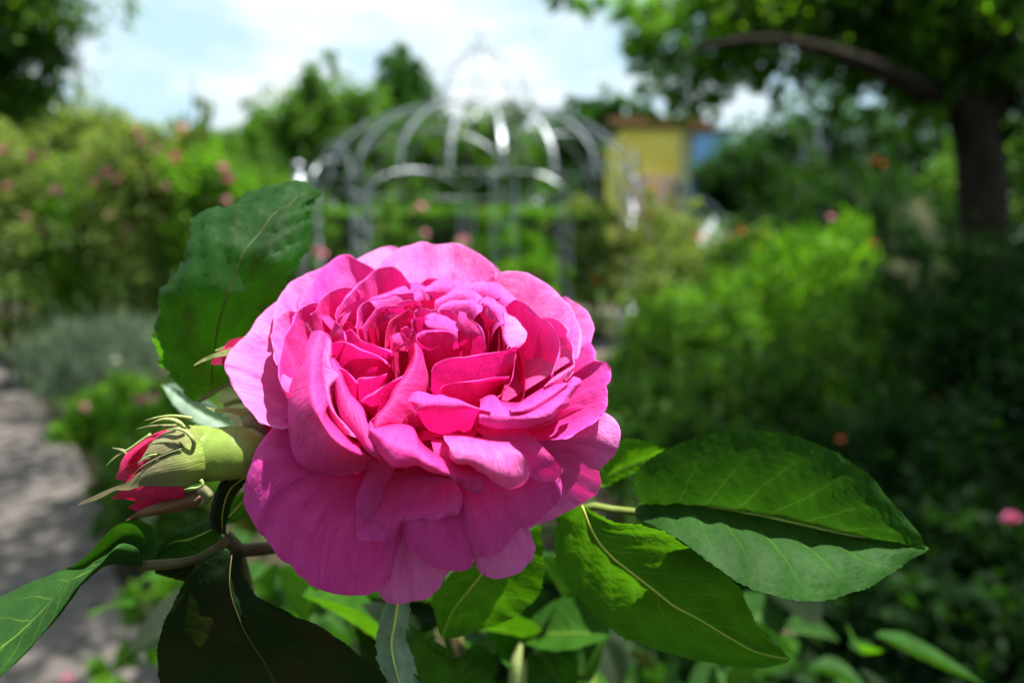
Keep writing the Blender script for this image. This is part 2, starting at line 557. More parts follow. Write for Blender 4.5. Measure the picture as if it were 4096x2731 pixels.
def patch(rows, mode='w', mat=None, n=40, m=20, amp=0.25, parent=None, name="petal"):
    """petal laid through measured cross lines, base first"""
    _seed[0] += 1
    R = np.stack([resample(pts(s, h, mode), n) for s, h in rows])
    L = np.concatenate([[0], np.cumsum(np.linalg.norm(np.diff(R, axis=0), axis=-1).mean(1) + 1e-6)])
    G = hermite(R, L, np.linspace(0, L[-1], m))
    if ROLL[0]:                                    # soft edge: the rim rolls a little outwards
        d = G[-1] - G[-2]; d /= np.maximum(np.linalg.norm(d, axis=-1, keepdims=True), 1e-9)
        c = ORG - G[-1]; c /= np.linalg.norm(c, axis=-1, keepdims=True)
        o = c - d * np.sum(c * d, -1, keepdims=True); o /= np.maximum(np.linalg.norm(o, axis=-1, keepdims=True), 1e-9)
        k = ROLL[0] / 1000 * (0.6 + 0.4 * np.sin(np.linspace(0, 9, n) + _seed[0]))[:, None]
        G = np.concatenate([G] + [(G[-1] + k * (d * math.sin(a) + o * (1 - math.cos(a))))[None] for a in (.5, 1.0, 1.5, 2.0)], 0)
    return sheet(name, ruffle(G, _seed[0], amp), mat or M_PETAL, parent or BLOOM)


# receptacle and the packed petals nobody sees singly: the bloom's heart
cv, cf = [], []
prof = [(0.5, -34), (3.5, -33), (5.2, -30), (5.6, -27), (4.6, -24.5), (3.0, -23.5), (0.3, -23)]
seg = 20
V = [fl(r * math.cos(a), r * math.sin(a), z) for r, z in prof for a in np.arange(seg) * 2 * math.pi / seg]
F = [(i * seg + j, i * seg + (j + 1) % seg, (i + 1) * seg + (j + 1) % seg, (i + 1) * seg + j) for i in range(len(prof) - 1) for j in range(seg)]
BLOOM = mesh_obj("bloom", V, F, M_STEM_GREEN, BUSH)
BLOOM['label'] = "large fully open pink rose bloom with many ruffled petals"

PA, DP = M_PETAL_PALE, M_PETAL_DEEP
OUT = dict(f=(0.55, 0.80), w=(-15, -1.0), curl=1.6)          # spreading outer petals
LEAN = dict(shelf=(0.80, -0.9), m=26)            # bowl petals leaning back at the rim
CUP = dict(f=(0.75, 1.02), w=(-24, -10))           # bowl petals
WALL = dict(f=(0.85, 1.0), w=(-22, -9), base=(0, 0, -20))

# outer back
fan("A 1640,230 1700,195 1830,130 1960,80 2040,70 2110,85 2180,130 2240,260", -5, mat=PA, **OUT)
fan("C 500,200 600,260 680,330 735,388 740,470", -4, mat=PA, **OUT)
fan("B 326,358 380,270 430,215 510,150 620,95 740,70 820,35 870,30 960,55 1110,65 1240,50 1290,60 1420,110 1560,190 1640,250 1710,320 1750,400 1735,470",
    [-.5, -1, -1.5, -1.5, -1, -.5], mat=PA, f=(0.58, 0.74), w=(-14, -0.3), lip=0.5, curl=2.4)
fan("C 1430,685 1500,690 1600,740 1700,800 1780,900 1820,980 1835,1060 1825,1160 1800,1245 1760,1330", [-3, -4, -4], mat=PA, lip=0.4, **OUT)
fan("C 545,498 600,445 680,405 760,388 880,388 1020,405 1140,460 1300,550 1400,650 1460,720 1560,810 1600,890 1650,980 1672,1080 1675,1180 1660,1290 1630,1420",
    [-.5, -1, -1.5, -1.5, -1.5, -1.5], mat=PA, lip=0.5, f=(0.55, 0.84), w=(-17, -3.5))
fan("C 1790,1230 1825,1290 1840,1370 1850,1400 1882,1456 F 1950,73 2030,130 2050,210 2035,305 1978,350 1990,420 2007,500 2000,610 1970,670 1850,780 1700,890 1560,960 1430,1005 1300,1010 1150,998 1060,965",
    [-3, -3, -3, -4, -5.5, -6, -6], mat=M_PETAL, lip=0.4, f=(0.6, 0.9), w=(-19, -2.0), amp=0.55, n=64)
fan("F 1960,676 2010,700 2080,750 2140,830 2165,920 2160,1020 2130,1130 2090,1200 2000,1290 1922,1372 1925,1480 H 2405,126 2352,240 2270,290 2190,340 2060,410 1920,480 1800,540 1680,575 1560,640",
    [-8, -9, -11, -16, -23, -29, -31, -33], mat=PA, f=(0.55, 0.82), w=(-16, 2.0), amp=0.35, n=56)
# outer left
fan("A 740,690 720,715 640,770 540,860 450,940 400,1020 370,1090 320,1140 230,1220 150,1300 90,1400 55,1480 D 50,130 90,230 120,310 180,420 250,520 320,620 400,700 450,760 540,820 650,860 780,880",
    [-2, -3, -4, -4.5, -6, -9, -8], mat=PA, f=(0.55, 0.86), w=(-18, -2), amp=0.35, n=56, lip=0.3)
fan("A 650,1010 655,960 662,900 690,800 730,690 780,600 870,500 980,450 1050,400 1130,370 1220,335 1330,300", [-1.5, -1, -.5, -.5, -.5], mat=PA, f=(0.6, 0.86), w=(-17, -2.2), curl=1.5, lip=0.5, amp=.35)
fan("A 1100,760 1112,690 1122,600 1150,490 1200,380 1290,300 1400,230 1480,190 1550,185 1600,220 1700,270 1800,320 1900,400", [.5, .5, .5, 0, 0, -.5, -1], f=(0.6, 0.86), w=(-17, -2.2), curl=1.5, lip=0.4)
patch([("A 975,835 1030,795 1100,757 1116,680 1126,560 1150,487", [0, .5, .5]), ("A 950,850 950,770 985,680 1030,600 1070,545 1143,484", [.8, 1.2, .5]),
       ("A 930,862 920,760 940,680 990,590 1060,520 1140,481", [-.3, -.3, .2])], mat=PA, amp=0.15)
fan("D 780,440 740,340 720,260 A 715,1540 680,1480 645,1400 655,1330 632,1240 625,1190 640,1080 665,985 720,920 780,875 870,845 930,850 990,815", [-2, -1.5, -1, -.5, 0, 0, 0], mat=PA, lip=0.4, f=(0.65, 0.93), w=(-20, -7), amp=.35, n=52)
fan("D 840,460 790,420 735,320 715,180 A 715,1520 740,1370 765,1280 780,1170 830,1090 880,1000 900,930 930,866 1000,810 1100,765 1180,760", [-1, -.5, 0, .5, .8, .8, .5], lip=0.45, **CUP)
fan("A 1090,900 1150,850 1200,740 1280,660 1360,610 1450,590 1540,578 1612,586 1680,640", [.5, .7, .7, .7, .5], lip=0.3, **CUP)
fan("A 1380,930 1392,888 1430,820 1490,730 1560,660 1620,590 1680,525 1750,480 1810,410 1880,355 1980,330 2090,325 2150,370 2220,450 2290,540", [1, 1, 1.4, 1.8, 1.8, 1.2], mat=M_PETAL, lip=0.3, f=(0.7, 0.98), w=(-22, -8))

# rings of the cup, back half
fan("C 1230,932 1320,940 1410,965 1490,1030 1535,1110 1520,1170 1570,1240 1597,1340 1592,1400 1608,1480 F 1607,120 1580,230 1500,300", [-.8, -.8, -.8, -.5, -.5, 0], mat=PA, lip=0.3, amp=0.55, **CUP)
fan("C 630,712 740,700 830,700 930,730 1010,760 1080,820 1150,890 1210,940 1290,980 1360,1060 1410,1150 1432,1230 1432,1310 1405,1430 1370,1540 F 1330,250", [0, 0, 0, .3, .5, .5, .5], lip=0.25, f=(0.75, 1.0), w=(-24, -9))
fan("B 1160,650 1180,640 1240,580 1320,540 1390,520 1480,505 1600,500 1700,510 1800,545 1890,610 1940,650 2010,710", [.2, .2, .2, .2, .2], mat=M_PETAL, **LEAN)
fan("B 760,640 830,590 940,545 1010,500 1080,475 1140,472 1220,485 1300,490 1380,488 1460,500", 0, mat=M_PETAL, **LEAN)
fan("B 770,640 860,520 940,465 1000,460 1070,475 1120,500", -.3, **CUP)
fan("B 1370,500 1420,484 1480,487 1540,497", -.5, **CUP)
fan("B 220,720 330,670 450,640 560,590 620,560 720,535 830,535 900,560", .3, lip=.2, mat=M_PETAL, **LEAN)
fan("A 1400,930 1450,840 1520,780 1620,730 1720,700 1815,690 1880,710", .2, **CUP)
fan("B 70,1060 95,940 95,850 130,790 220,730 320,705 440,690 540,650 600,650 700,640 770,640", [0, .2, .5, .5, .2], lip=.25, f=(0.8, 1.0), w=(-23, -9))
fan("B 1030,712 1110,670 1200,640 1300,605 1420,583 1480,605 1550,650 1600,700 1610,740", .3, mat=M_PETAL, **LEAN)
fan("B 1590,720 1630,670 1680,690 1760,740 1840,800 1880,860 1895,900 1890,1000", .3, mat=M_PETAL, **LEAN)
fan("B 740,682 800,650 880,625 960,615 1060,625 1165,650 1200,690", .1, f=(0.8, 1.0), w=(-22, -7))
fan("B 1060,840 1120,770 1180,740 1300,718 1400,710 1470,705 1540,740 1590,800 1580,860", .2, mat=M_PETAL, **LEAN)
fan("B 1050,860 1130,775 1220,740 1320,735 1430,765 1550,835 1620,920 1660,1040 1665,1120", -.9, mat=DP, **WALL)
fan("B 1570,860 1600,790 1650,785 1690,830 1740,880 1790,970 1830,1080 1842,1180 1850,1280", .2, lip=.2, mat=M_PETAL_MID, **WALL)
fan("B 1640,1000 1680,965 1720,955 1760,990 1790,1060 1792,1150 1775,1280 1750,1360", -.5, mat=DP, **WALL)
patch([("B 1790,900 1825,1050 1860,1180 1885,1290", -5), ("B 1850,878 1885,980 1900,1100 1905,1200 1925,1280", .8),
       ("B 1890,880 1990,950 2070,1040 2125,1125 2112,1190 2020,1290", -1.2)], mat=PA)
fan("B 400,830 560,770 640,740 740,728 812,735 860,790", 0, lip=.2, mat=M_PETAL_MID, **WALL)
fan("B 150,1060 200,980 260,900 330,830 400,805 460,805 560,790 650,800", .1, lip=.2, mat=M_PETAL_MID, **WALL)
fan("B 180,1060 250,980 330,900 450,835 560,800 700,790 800,790 900,830", -.8, mat=DP, **WALL)
fan("B 780,760 900,720 1000,720 1100,760", -.6, mat=DP, **WALL)
fan("B 460,905 520,880 600,868 650,866", -.5, mat=PA, **WALL)
fan("B 40,1110 60,1090 160,1060 300,1060 340,1020 440,960 540,930 640,880", -1.5, mat=DP, **WALL)
fan("B 425,1290 430,1150 450,1050 500,970 580,910 660,860 720,840 755,875 790,960", [-.3, 0, 0, 0, -.3], mat=DP, lip=.2, **WALL)
fan("B 470,1310 490,1200 500,1100 560,1000 640,960 700,930 760,960", -.8, mat=DP, **WALL)
fan("B 765,875 820,828 880,823 940,845 1050,840 1130,835 1200,845 1260,890 1305,920", .1, mat=M_PETAL, lip=.25, base=(0, 3, -18), f=(0.9, 1.0), w=(-18, -6))
fan("B 1060,870 1150,860 1240,890 1310,940 1320,1000", -.9, mat=DP, **WALL)
# bud in the middle
ROLL[0] = 0.45
fan("B 740,1000 745,965 770,940 830,930 900,938 950,960", .2, mat=M_PETAL_MID, lip=.25, base=(1, 2, -18), f=(0.9, 1.0), w=(-18, -6))
patch([("B 900,1010 960,1080 1100,1140 1290,1130", -3), ("B 895,990 930,1040 1010,1055 1120,1070 1200,1092 1285,1100", .2),
       ("B 900,965 915,925 965,890 1035,884 1115,905 1205,958 1272,1020 1302,1080", -.4)], mat=M_PETAL, amp=.2)
fan("B 930,1090 960,1062 1050,1055 1130,1070 1220,1098", .2, mat=DP, base=(1, 1, -18), f=(0.9, 1.0), w=(-18, -6))
patch([("B 870,1480 950,1530 1080,1560 1230,1500 1330,1400", [-9, -9.5, -8.5]), ("B 830,1260 900,1290 1060,1290 1200,1290 1310,1290", -3.4), ("B 812,1190 870,1158 960,1130 1070,1130 1180,1120 1250,1165 1300,1215", .2),
       ("B 800,1150 870,1110 960,1098 1070,1098 1180,1100 1290,1112", .9), ("B 800,1135 870,1095 960,1080 1070,1085 1180,1092 1290,1102", .2)], mat=M_PETAL_MID, m=26, amp=.28)
patch([("B 1270,1450 1340,1500 1400,1430", -9), ("B 1285,1250 1380,1300 1465,1290", -4.5), ("B 1292,1100 1370,1140 1485,1130", -1.2), ("B 1290,960 1330,990 1440,1000", .9), ("B 1302,890 1330,862 1372,873 1402,912", 1.6)], mat=M_PETAL_MID, amp=.28)
patch([("B 1380,1440 1480,1500 1600,1480", -8.5), ("B 1400,1250 1500,1320 1628,1330", -4.5), ("B 1400,1050 1490,1120 1600,1170", -.6), ("B 1395,930 1450,960 1530,1020 1590,1100 1618,1200 1628,1310", .6)], mat=M_PETAL_MID, amp=.2)
# crumpled heart
patch([("B 610,1075 650,1130 700,1150 760,1140", -.6), ("B 606,1070 650,1048 720,1068 772,1092", .8)], mat=M_PETAL, amp=.2, n=16, m=8)
patch([("B 700,1300 780,1330 870,1340", -3.5), ("B 690,1180 760,1200 850,1260", -.2), ("B 735,1130 755,1085 785,1110 800,1200", 1.2)], amp=.2, n=16, m=12)
patch([("B 500,1330 560,1340 640,1330 690,1345", -1.8), ("B 515,1250 570,1240 640,1240 735,1245", .2), ("B 520,1220 545,1150 590,1115 640,1150 700,1200", .9)], mat=M_PETAL_MID, amp=.2, n=20, m=12)
patch([("B 500,1325 560,1315 640,1330 690,1345", .6), ("B 520,1310 600,1260 650,1242 690,1330", 1.4)], mat=M_PETAL, amp=.1, n=14, m=6)
# long fold down the middle
patch([("B 700,1300 E 700,50 640,250 560,420 480,600 400,760 330,860", [-5, -7, -9, -10, -10]), ("B 800,1230 E 812,0 790,130 710,280 600,440 560,560 480,690 400,800 352,872", [.6, .6, .3, -.4, -1]),
       ("B 830,1230 E 850,30 850,170 800,320 690,480 660,600 600,720 560,820 430,876", [-.6, -.8, -1.2, -2.5, -3.5]), ("B 870,1300 E 890,60 930,250 930,400 890,560 860,700 840,800 700,868 500,890", [-4, -6, -9, -10, -9])],
      mat=M_PETAL_MID, n=44, m=26, amp=.28)
patch([("E 860,100 900,300 960,420 1035,490", -9), ("E 870,0 918,180 942,375 1030,478", [-2.5, -5, -7.5])], mat=DP, n=20, m=8, amp=.1)
# inner left petals seen from outside
patch([("A 1330,1560 D 1400,330 1640,420 1800,420 2000,330 2080,220", -10), ("A 1325,1400 D 1430,60 1650,120 1830,110 1980,120 2050,150", -4.2), ("A 1322,1238 1400,1218 1560,1245 1680,1310 1800,1352 1900,1392 2000,1460 2040,1530", [.8, .8, .6, 0])],
      mat=M_PETAL_MID, amp=.2)
patch([("A 1500,1400 1700,1500 1900,1520 2070,1440", -5), ("A 1490,1112 1560,1085 1640,1150 1720,1220 1830,1250 1920,1290 2060,1330 2090,1352", [.9, .8, .4, .2])], mat=M_PETAL_MID, amp=.28)
patch([("A 1530,1110 1575,1110", -1.2), ("A 1540,1060 1566,1060", .2), ("A 1552,998 1558,998", 1.4)], mat=M_PETAL, n=6, m=8, amp=.02)
patch([("A 1300,1330 1400,1380 1520,1330", -5), ("A 1312,1150 1400,1180 1490,1230", -1.2), ("A 1366,1010 1420,1018 1480,1090 1512,1160 1518,1225", .9)], mat=M_PETAL_MID, amp=.28)
patch([("A 1380,1120 1460,1150", -3), ("A 1390,990 1430,1010 1470,1050", -.5), ("A 1395,985 1440,920 1500,868 1550,858 1535,920 1492,1000 1462,1052", 1)], mat=M_PETAL, n=20, m=10, amp=.2)
fan("A 1470,1060 1490,1010 1550,980 1600,1010 1640,1060", -1, mat=DP, **WALL)
patch([("D 1640,700 1750,680 1900,560 2020,400", -11), ("D 1640,420 1760,440 1880,400 1990,290", -3.5), ("D 1640,335 1660,292 1760,276 1880,256 2006,214", [0, .3, 0])], mat=M_PETAL_MID, amp=.28)
patch([("D 1720,800 1850,820 2000,760 2120,600 2190,450", -11), ("D 1710,590 1830,590 1960,540 2080,440 2180,330", -4.5), ("D 1695,545 1740,500 1850,440 1960,370 2060,310 2200,238", [-.3, .2, .2])], mat=M_PETAL_MID, amp=.28)
patch([("D 1420,600 1560,660 1680,640", -10), ("D 1385,148 1490,180 1580,260 1645,335", -.4)], mat=M_PETAL_MID, amp=.2)
patch([("D 1500,700 1650,740 1850,800", -12), ("D 1520,540 1620,545 1700,580 1800,700", -6)], mat=DP, amp=.2)
patch([("D 1800,1000 1900,980 2000,900", -9), ("D 1782,832 1830,770 1900,736 1985,740", -3.5)], mat=M_PETAL_MID, amp=.2)

# left front petals with rolled lips
ROLL[0] = 0.0
patch([("A 1300,1250 1260,1420 D 1230,200 1270,440 1320,650 1400,830 1560,960 1700,1100", [-8, -9, -9, -9]),
       ("A 1262,1110 1216,1280 1186,1460 D 1168,230 1198,440 1245,640 1268,800 1340,890 1460,990 1600,1100 1740,1170", [1.6, 1.6, 1.5, 1.2, 1, .3, -1.5, -4]),
       ("A 1200,1086 1100,1300 1095,1450 D 1085,190 1085,400 1140,650 1230,830 1360,1000 1500,1100 1640,1180 1790,1210", [2.2, 2.3, 2.2, 2, 1.6, .8, -1.5, -5]),
       ("A 1150,1090 1020,1310 1012,1430 D 985,190 1000,400 1045,570 1115,700 1215,840 1335,1030 1490,1180 1650,1235 1830,1230", [1.6, 1.6, 1.2, 1, .5, -.5, -3, -7]),
       ("A 1092,1130 1014,1390 1020,1500 D 885,260 850,380 860,600 960,790 1080,960 1230,1150 1400,1280 1600,1290 1850,1240", [.6, .2, -.8, -2, -3, -4.5, -7, -9]),
       ("A 1070,1260 1020,1480 1040,1560 D 865,310 818,540 815,650 832,800 880,1000 1060,1230 1330,1370 1580,1380 1870,1260", [-2, -3, -4, -6.5, -9, -10, -11, -11]),
       ("A 1090,1400 1060,1540 D 1040,160 900,400 835,620 826,760 826,900 850,1060 940,1275 1300,1412 1480,1440 1680,1405 1900,1285", [-6, -7, -8, -11, -13.5, -14.5, -14, -13]),
       ("D 1200,100 1100,300 1000,500 900,700 880,900 900,1080 980,1290 1320,1425 1500,1440 1700,1400 1920,1280", [-10, -11, -12, -15, -18, -18, -17, -16])],
      n=56, m=44, amp=.35)
patch([("A 1330,1260 1320,1420 D 1330,150 1400,300 1330,450 1340,600 1420,780 1560,960", -8),
       ("A 1312,1180 1304,1300 1284,1430 D 1302,120 1368,220 1288,335 1285,470 1332,640 1442,800 1570,970", [1.8, 1.6, 1.2, 1, .4, -.5, -1.5]),
       ("A 1270,1130 1230,1290 1194,1410 D 1212,140 1232,280 1226,430 1242,530 1292,650 1342,780 1440,930", [1, .7, .5, 0, -1, -2, -3]),
       ("A 1290,1200 1250,1340 1220,1450 D 1235,200 1250,330 1240,450 1255,560 1300,680 1350,820 1460,980", [-6, -6, -7, -8, -9, -10])],
      mat=PA, n=48, m=24, amp=.4)
patch([("A 1400,1440 D 1420,80 1480,250 1560,480 1650,620 1760,780 1850,920", -9),
       ("A 1332,1400 D 1326,20 1386,170 1442,320 1472,450 1532,570 1642,690 1722,780 1792,862", [.9, .9, .6, .4, 0, -.5]),
       ("A 1310,1445 D 1306,105 1348,260 1402,400 1442,550 1480,660 1570,780 1670,900 1810,1060 1890,1110", [.2, .2, -.2, -.6, -1, -2.5]),
       ("D 1290,60 1310,200 1340,330 1400,520 1450,700 1530,850 1640,990 1760,1080 1890,1150", [-7, -8, -8, -8, -8, -8])],
      n=48, m=24, amp=.3)
patch([("D 1300,650 1420,800 1520,930", -12), ("D 1335,620 1350,760 1450,900", -6)], mat=DP, n=16, m=6)

# front lips
patch([("E 900,700 980,820 1200,900 1400,880 1540,800", -13), ("E 820,700 865,800 935,890 1050,942 1200,962 1340,962 1450,902 1555,832", [-8, -10, -11.5, -11, -8]),
       ("E 800,640 900,700 1100,760 1350,760 1560,730", [-4, -5, -5, -4]),
       ("E 702,512 742,470 822,455 900,470 1000,496 1100,488 1200,515 1280,530 1400,580 1530,630 1695,682", [.6, 1, 1.2, 1, .6]),
       ("E 700,560 760,560 860,570 1000,590 1130,590 1300,600 1450,630 1692,688", [.7, .9, .9, .6]),
       ("E 705,540 752,622 802,684 852,660 1000,666 1130,664 1300,652 1500,656 1690,690", [-.6, -.8, -.6, -.4])], n=48, m=34, amp=.25, mat=M_PETAL_MID)
patch([("E 900,900 1080,950 1300,940 1480,850", -13.5), ("E 806,985 850,950 950,930 1080,958 1200,970 1340,964 1450,904 1556,850", [-9, -9.5, -9]),
       ("E 812,1010 862,1032 962,1012 1100,984 1200,1020 1320,1042 1420,1020 1502,960 1558,872", [-8.5, -8.5, -8])], mat=DP, n=40, m=14, amp=.2)
patch([("E 300,800 500,840 720,900 820,1000 960,1130 1180,1240 1420,1340 1640,1400", [-7, -7, -7, -8, -9]),
       ("E 232,848 350,888 560,918 700,958 782,1030 852,1150 962,1230 1100,1290 1190,1330 1340,1400 1640,1420", [-.5, -.5, -.5, -.8, -1.5, -3.5, -6, -8.5]),
       ("E 240,900 330,970 460,1080 600,1130 760,1180 860,1260 1000,1320 1110,1360 1230,1430 1400,1500 1640,1430", [0, 0, 0, -.6, -1.5, -3.5, -6.5, -8.5]),
       ("E 236,960 292,1060 352,1130 422,1210 550,1290 702,1302 802,1300 902,1350 1002,1390 1102,1412 1190,1450 1270,1530 H 700,92 800,150 890,176 970,168 1030,80", [-1.6, -1.8, -2, -2.4, -4, -7.5, -10, -9]),
       ("E 260,1000 310,1090 370,1150 450,1210 560,1260 702,1270 802,1270 902,1320 1002,1360 1102,1390 1190,1430 1290,1510 H 720,70 810,125 890,146 955,135 1025,70", [-5, -5, -6, -6.5, -8, -11, -13, -12])],
      mat=M_PETAL, n=64, m=30, amp=.35)
patch([("E 1150,930 1400,960 1700,1000 1950,1040", -8), ("E 1150,1040 1330,1060 1500,1090 1700,1110 1850,1110 1980,1120", -2),
       ("E 1195,1100 1330,1130 1500,1180 1700,1200 1850,1190 1950,1180 2080,1210", [-1.5, -1.5, -1.8]),
       ("E 1186,1150 1240,1230 1420,1270 1560,1320 1700,1380 1830,1400 1980,1360 2130,1330", [-2, -2.4, -3, -3.5]),
       ("E 1188,1230 1232,1282 1302,1312 1422,1312 1502,1372 1622,1422 1702,1490 1782,1530 1862,1560 1960,1555 2100,1490 2152,1410", [-4.5, -4.5, -5.5, -6.5, -6]),
       ("E 1230,1250 1302,1290 1422,1290 1502,1350 1622,1400 1702,1460 1782,1500 1862,1530 1960,1520 2090,1460 2130,1400", [-8, -9, -10, -10])],
      mat=PA, n=52, m=34, amp=.3)
patch([("E 960,1000 1100,1010 1240,1030", -9), ("E 1000,1130 1100,1140 1200,1150", -5.5), ("E 1030,1250 1110,1270 1190,1270", -6.5), ("E 1080,1300 1140,1310 1190,1300", -9)], mat=M_PETAL, n=16, m=12, amp=.2)
# right front petals
patch([("F 440,560 700,560 1000,560 1300,400 1480,260", -9), ("F 480,660 600,622 700,630 850,688 1080,698 1200,678 1330,600 1430,500 1530,380 1560,300", [-.5, -.2, 0, .3, .5, .3]),
       ("F 470,740 600,730 740,750 900,760 1100,760 1260,730 1370,660 1480,550 1570,430 1640,300 1600,250", [0, .2, .2, .4, .5, .4]),
       ("F 470,805 602,842 702,862 902,842 1102,822 1252,782 1362,736 1402,662 1532,600 1574,492 1644,402 1706,326 1690,285 1620,248", [-1.6, -1.8, -1.6, -1.2, -.8, -.4]),
       ("F 500,830 620,862 712,880 902,870 1102,840 1252,800 1350,750 1400,690 1520,620 1570,510 1640,420 1696,330 1684,292 1616,256", [-4, -4.5, -4.5, -4, -3, -2])],
      mat=M_PETAL, n=56, m=28, amp=.35)
patch([("F 840,640 950,590 1100,500 1250,410 1380,350 1520,325", -4), ("F 838,664 952,610 1102,520 1252,430 1382,370 1522,338", .3), ("F 860,680 1000,660 1110,610 1250,520 1370,450 1530,345", 1),
       ("F 872,692 1000,692 1102,690 1252,612 1372,532 1482,422 1542,342", -.6)], mat=M_PETAL, n=40, m=18, amp=.2)
patch([("F 1245,376 1302,316 1402,236 1502,176 1602,116", -.6), ("F 1260,380 1340,320 1440,250 1540,190 1606,140", .8), ("F 1255,384 1290,372 1392,350 1482,290 1602,192", -.4)], mat=PA, n=28, m=10, amp=.2)
ROLL[0] = 0.4
patch([("E 1180,620 E 1400,640 1640,600 1760,470 1880,330", -12.5), ("E 1000,500 1200,520 1450,480 1700,350 1880,230 1980,110", [-10.5, -10.5, -7, -4]), ("E 975,350 1000,330 1200,250 1450,200 1700,150 1850,70 2000,-50", [-5, -4, -3, -1.5]), ("E 980,195 1012,130 1112,70 1200,45 1362,30 B 1600,1368 1800,1332 1900,1308 1990,1276 2015,1285", [-.6, .2, .4, .6, .9, 1])],
      n=48, m=30, amp=.2, mat=M_PETAL_MID)
patch([("E 1120,640 1300,680 1500,680 1640,640 1760,500 1880,340", -12), ("E 1085,405 1110,372 1302,330 1502,310 1702,270 1862,257 1914,256", [-4, -4, -3.4, -2.5])], n=36, m=14, amp=.15, mat=M_PETAL_MID)
patch([("E 1640,700 1720,600 1850,440 1960,200", -8), ("E 1700,590 1752,510 1842,450 1852,400 1922,330 1962,200 1975,60", [-4.5, -3, -1])], mat=M_PETAL, n=28, m=10, amp=.15)
patch([("B 1860,1320 1930,1330", -2), ("B 1878,1302 1920,1264 1946,1288", .6)], mat=PA, n=8, m=6, amp=.05)
ROLL[0] = 0.0
# lower right drooping
patch([("F 420,840 700,840 1000,820", -9), ("F 440,900 700,900 1000,900 1090,965", -6.5), ("F 560,1010 800,1000 1050,1010 1200,1060", -5.6), ("F 760,1140 950,1110 1150,1160 1300,1230 1400,1270", [-6, -6.5, -7.5]),
       ("F 1000,1290 1050,1300 1200,1340 1350,1380 1450,1350", [-8, -9, -10]), ("F 1072,1440 1160,1490 1232,1512 1332,1500 1422,1450 1462,1400 1472,1335", [-10.5, -12, -12.5, -12])],
      mat=M_PETAL, n=36, m=28, amp=.3)
fan("F 1440,1440 H 1925,10 1942,150 1922,270 1880,330 1800,420 1700,510 1600,590 1450,642 1372,700 1320,790 1250,890 1160,960 1060,1000 960,980 880,922 820,840", [-14, -16, -19, -23, -26, -29, -29, -28], f=(0.5, 0.92), w=(-17, 14), base=(0, -2, -23), amp=.35, n=52, mat=M_PETAL)
fan("H 950,860 880,960 872,980 886,1050 862,1100 800,1132 700,1157 560,1152 420,1112 280,1022 170,932 60,760 0,610 -30,560", [-28, -31, -33, -33, -32, -29, -26], f=(0.5, 0.92), w=(-17, 14), base=(0, -2, -23), amp=.3, n=48, mat=M_PETAL)
fan("H 860,940 880,1020 902,1090 960,1180 1060,1232 1200,1242 1310,1222 1440,1162 1530,1072 1600,962 1625,880 1600,790 1560,690 1530,610", [-34, -36, -39, -39, -37, -34, -31], f=(0.5, 0.92), w=(-17, 12), amp=.35, n=44, mat=PA)
# tongue and curled tip below the front lip
patch([("D 1900,1060 2000,1060 E 600,1150", -7), ("D 1800,1240 1900,1260 E 560,1280", [-8, -7.5, -7]), ("D 1760,1400 1900,1420 E 520,1420", [-11.5, -11, -10.5]), ("G 1670,170 1800,180 1970,160", [-16, -15.5, -16]), ("G 1632,340 1780,350 1920,330", [-19.5, -18.8, -19.5]), ("G 1655,435 1700,468 1790,488 1850,478 1905,385", -22)],
      n=24, m=28, amp=.25, mat=M_PETAL)
patch([("E 200,1350 500,1380 800,1420", -14), ("G 1640,300 1900,200 H 100,150 400,60 640,60", [-20, -19, -18, -16]), ("G 1632,480 1900,480 H 60,400 300,280 560,250 735,200", [-22.5, -22, -21, -17.5, -16.5]),
       ("G 1632,640 1900,640 2080,640 H 60,520 200,460 400,440 600,420 745,330", [-25, -24.5, -22, -19, -18]), ("G 1642,768 1782,787 1952,790 2100,735 2165,660 H 4,605 30,575 150,540 300,520 420,540 560,490 710,478 742,400", [-27, -27, -27, -24, -21, -20, -19.5])],
      n=52, m=30, amp=.3, mat=M_PETAL)
# big lower left, bottom, small torn one
fan("D 900,960 830,972 750,1000 660,1040 580,1090 510,1170 430,1260 380,1350 340,1450 305,1560 G 292,270 302,380 342,480 402,600 462,700 522,742 582,840 662,950 722,1020 822,1080 932,1190 1032,1270 1152,1340 1252,1386 1382,1422 1482,1446 1602,1452 1702,1450 1802,1430 1902,1380 2002,1280 2082,1210 2142,1100 2202,970 2252,860 2260,780",
    [-15, -17, -19, -22, -26, -30, -34, -38, -40, -40, -38, -34], f=(0.55, 0.9), w=(-17, 15), base=(-1, -2, -23), amp=.35, n=80, m=34, mat=M_PETAL)
fan("G 1800,1380 1872,1405 1952,1490 2062,1552 2200,1540 2302,1522 H 150,1520 332,1480 432,1390 502,1310 542,1210 602,1160 640,1060", [-44, -45, -46, -45, -43, -40], f=(0.5, 0.92), w=(-18, 12), amp=.3, n=40, mat=PA)
fan("D 470,740 440,765 380,800 360,840 420,890 460,960 472,1030 515,1060 522,1125 560,1150", [-16, -19, -20, -22], f=(0.6, 0.9), w=(-20, 0), base=(0, 0, -25), amp=.3, mat=DP)

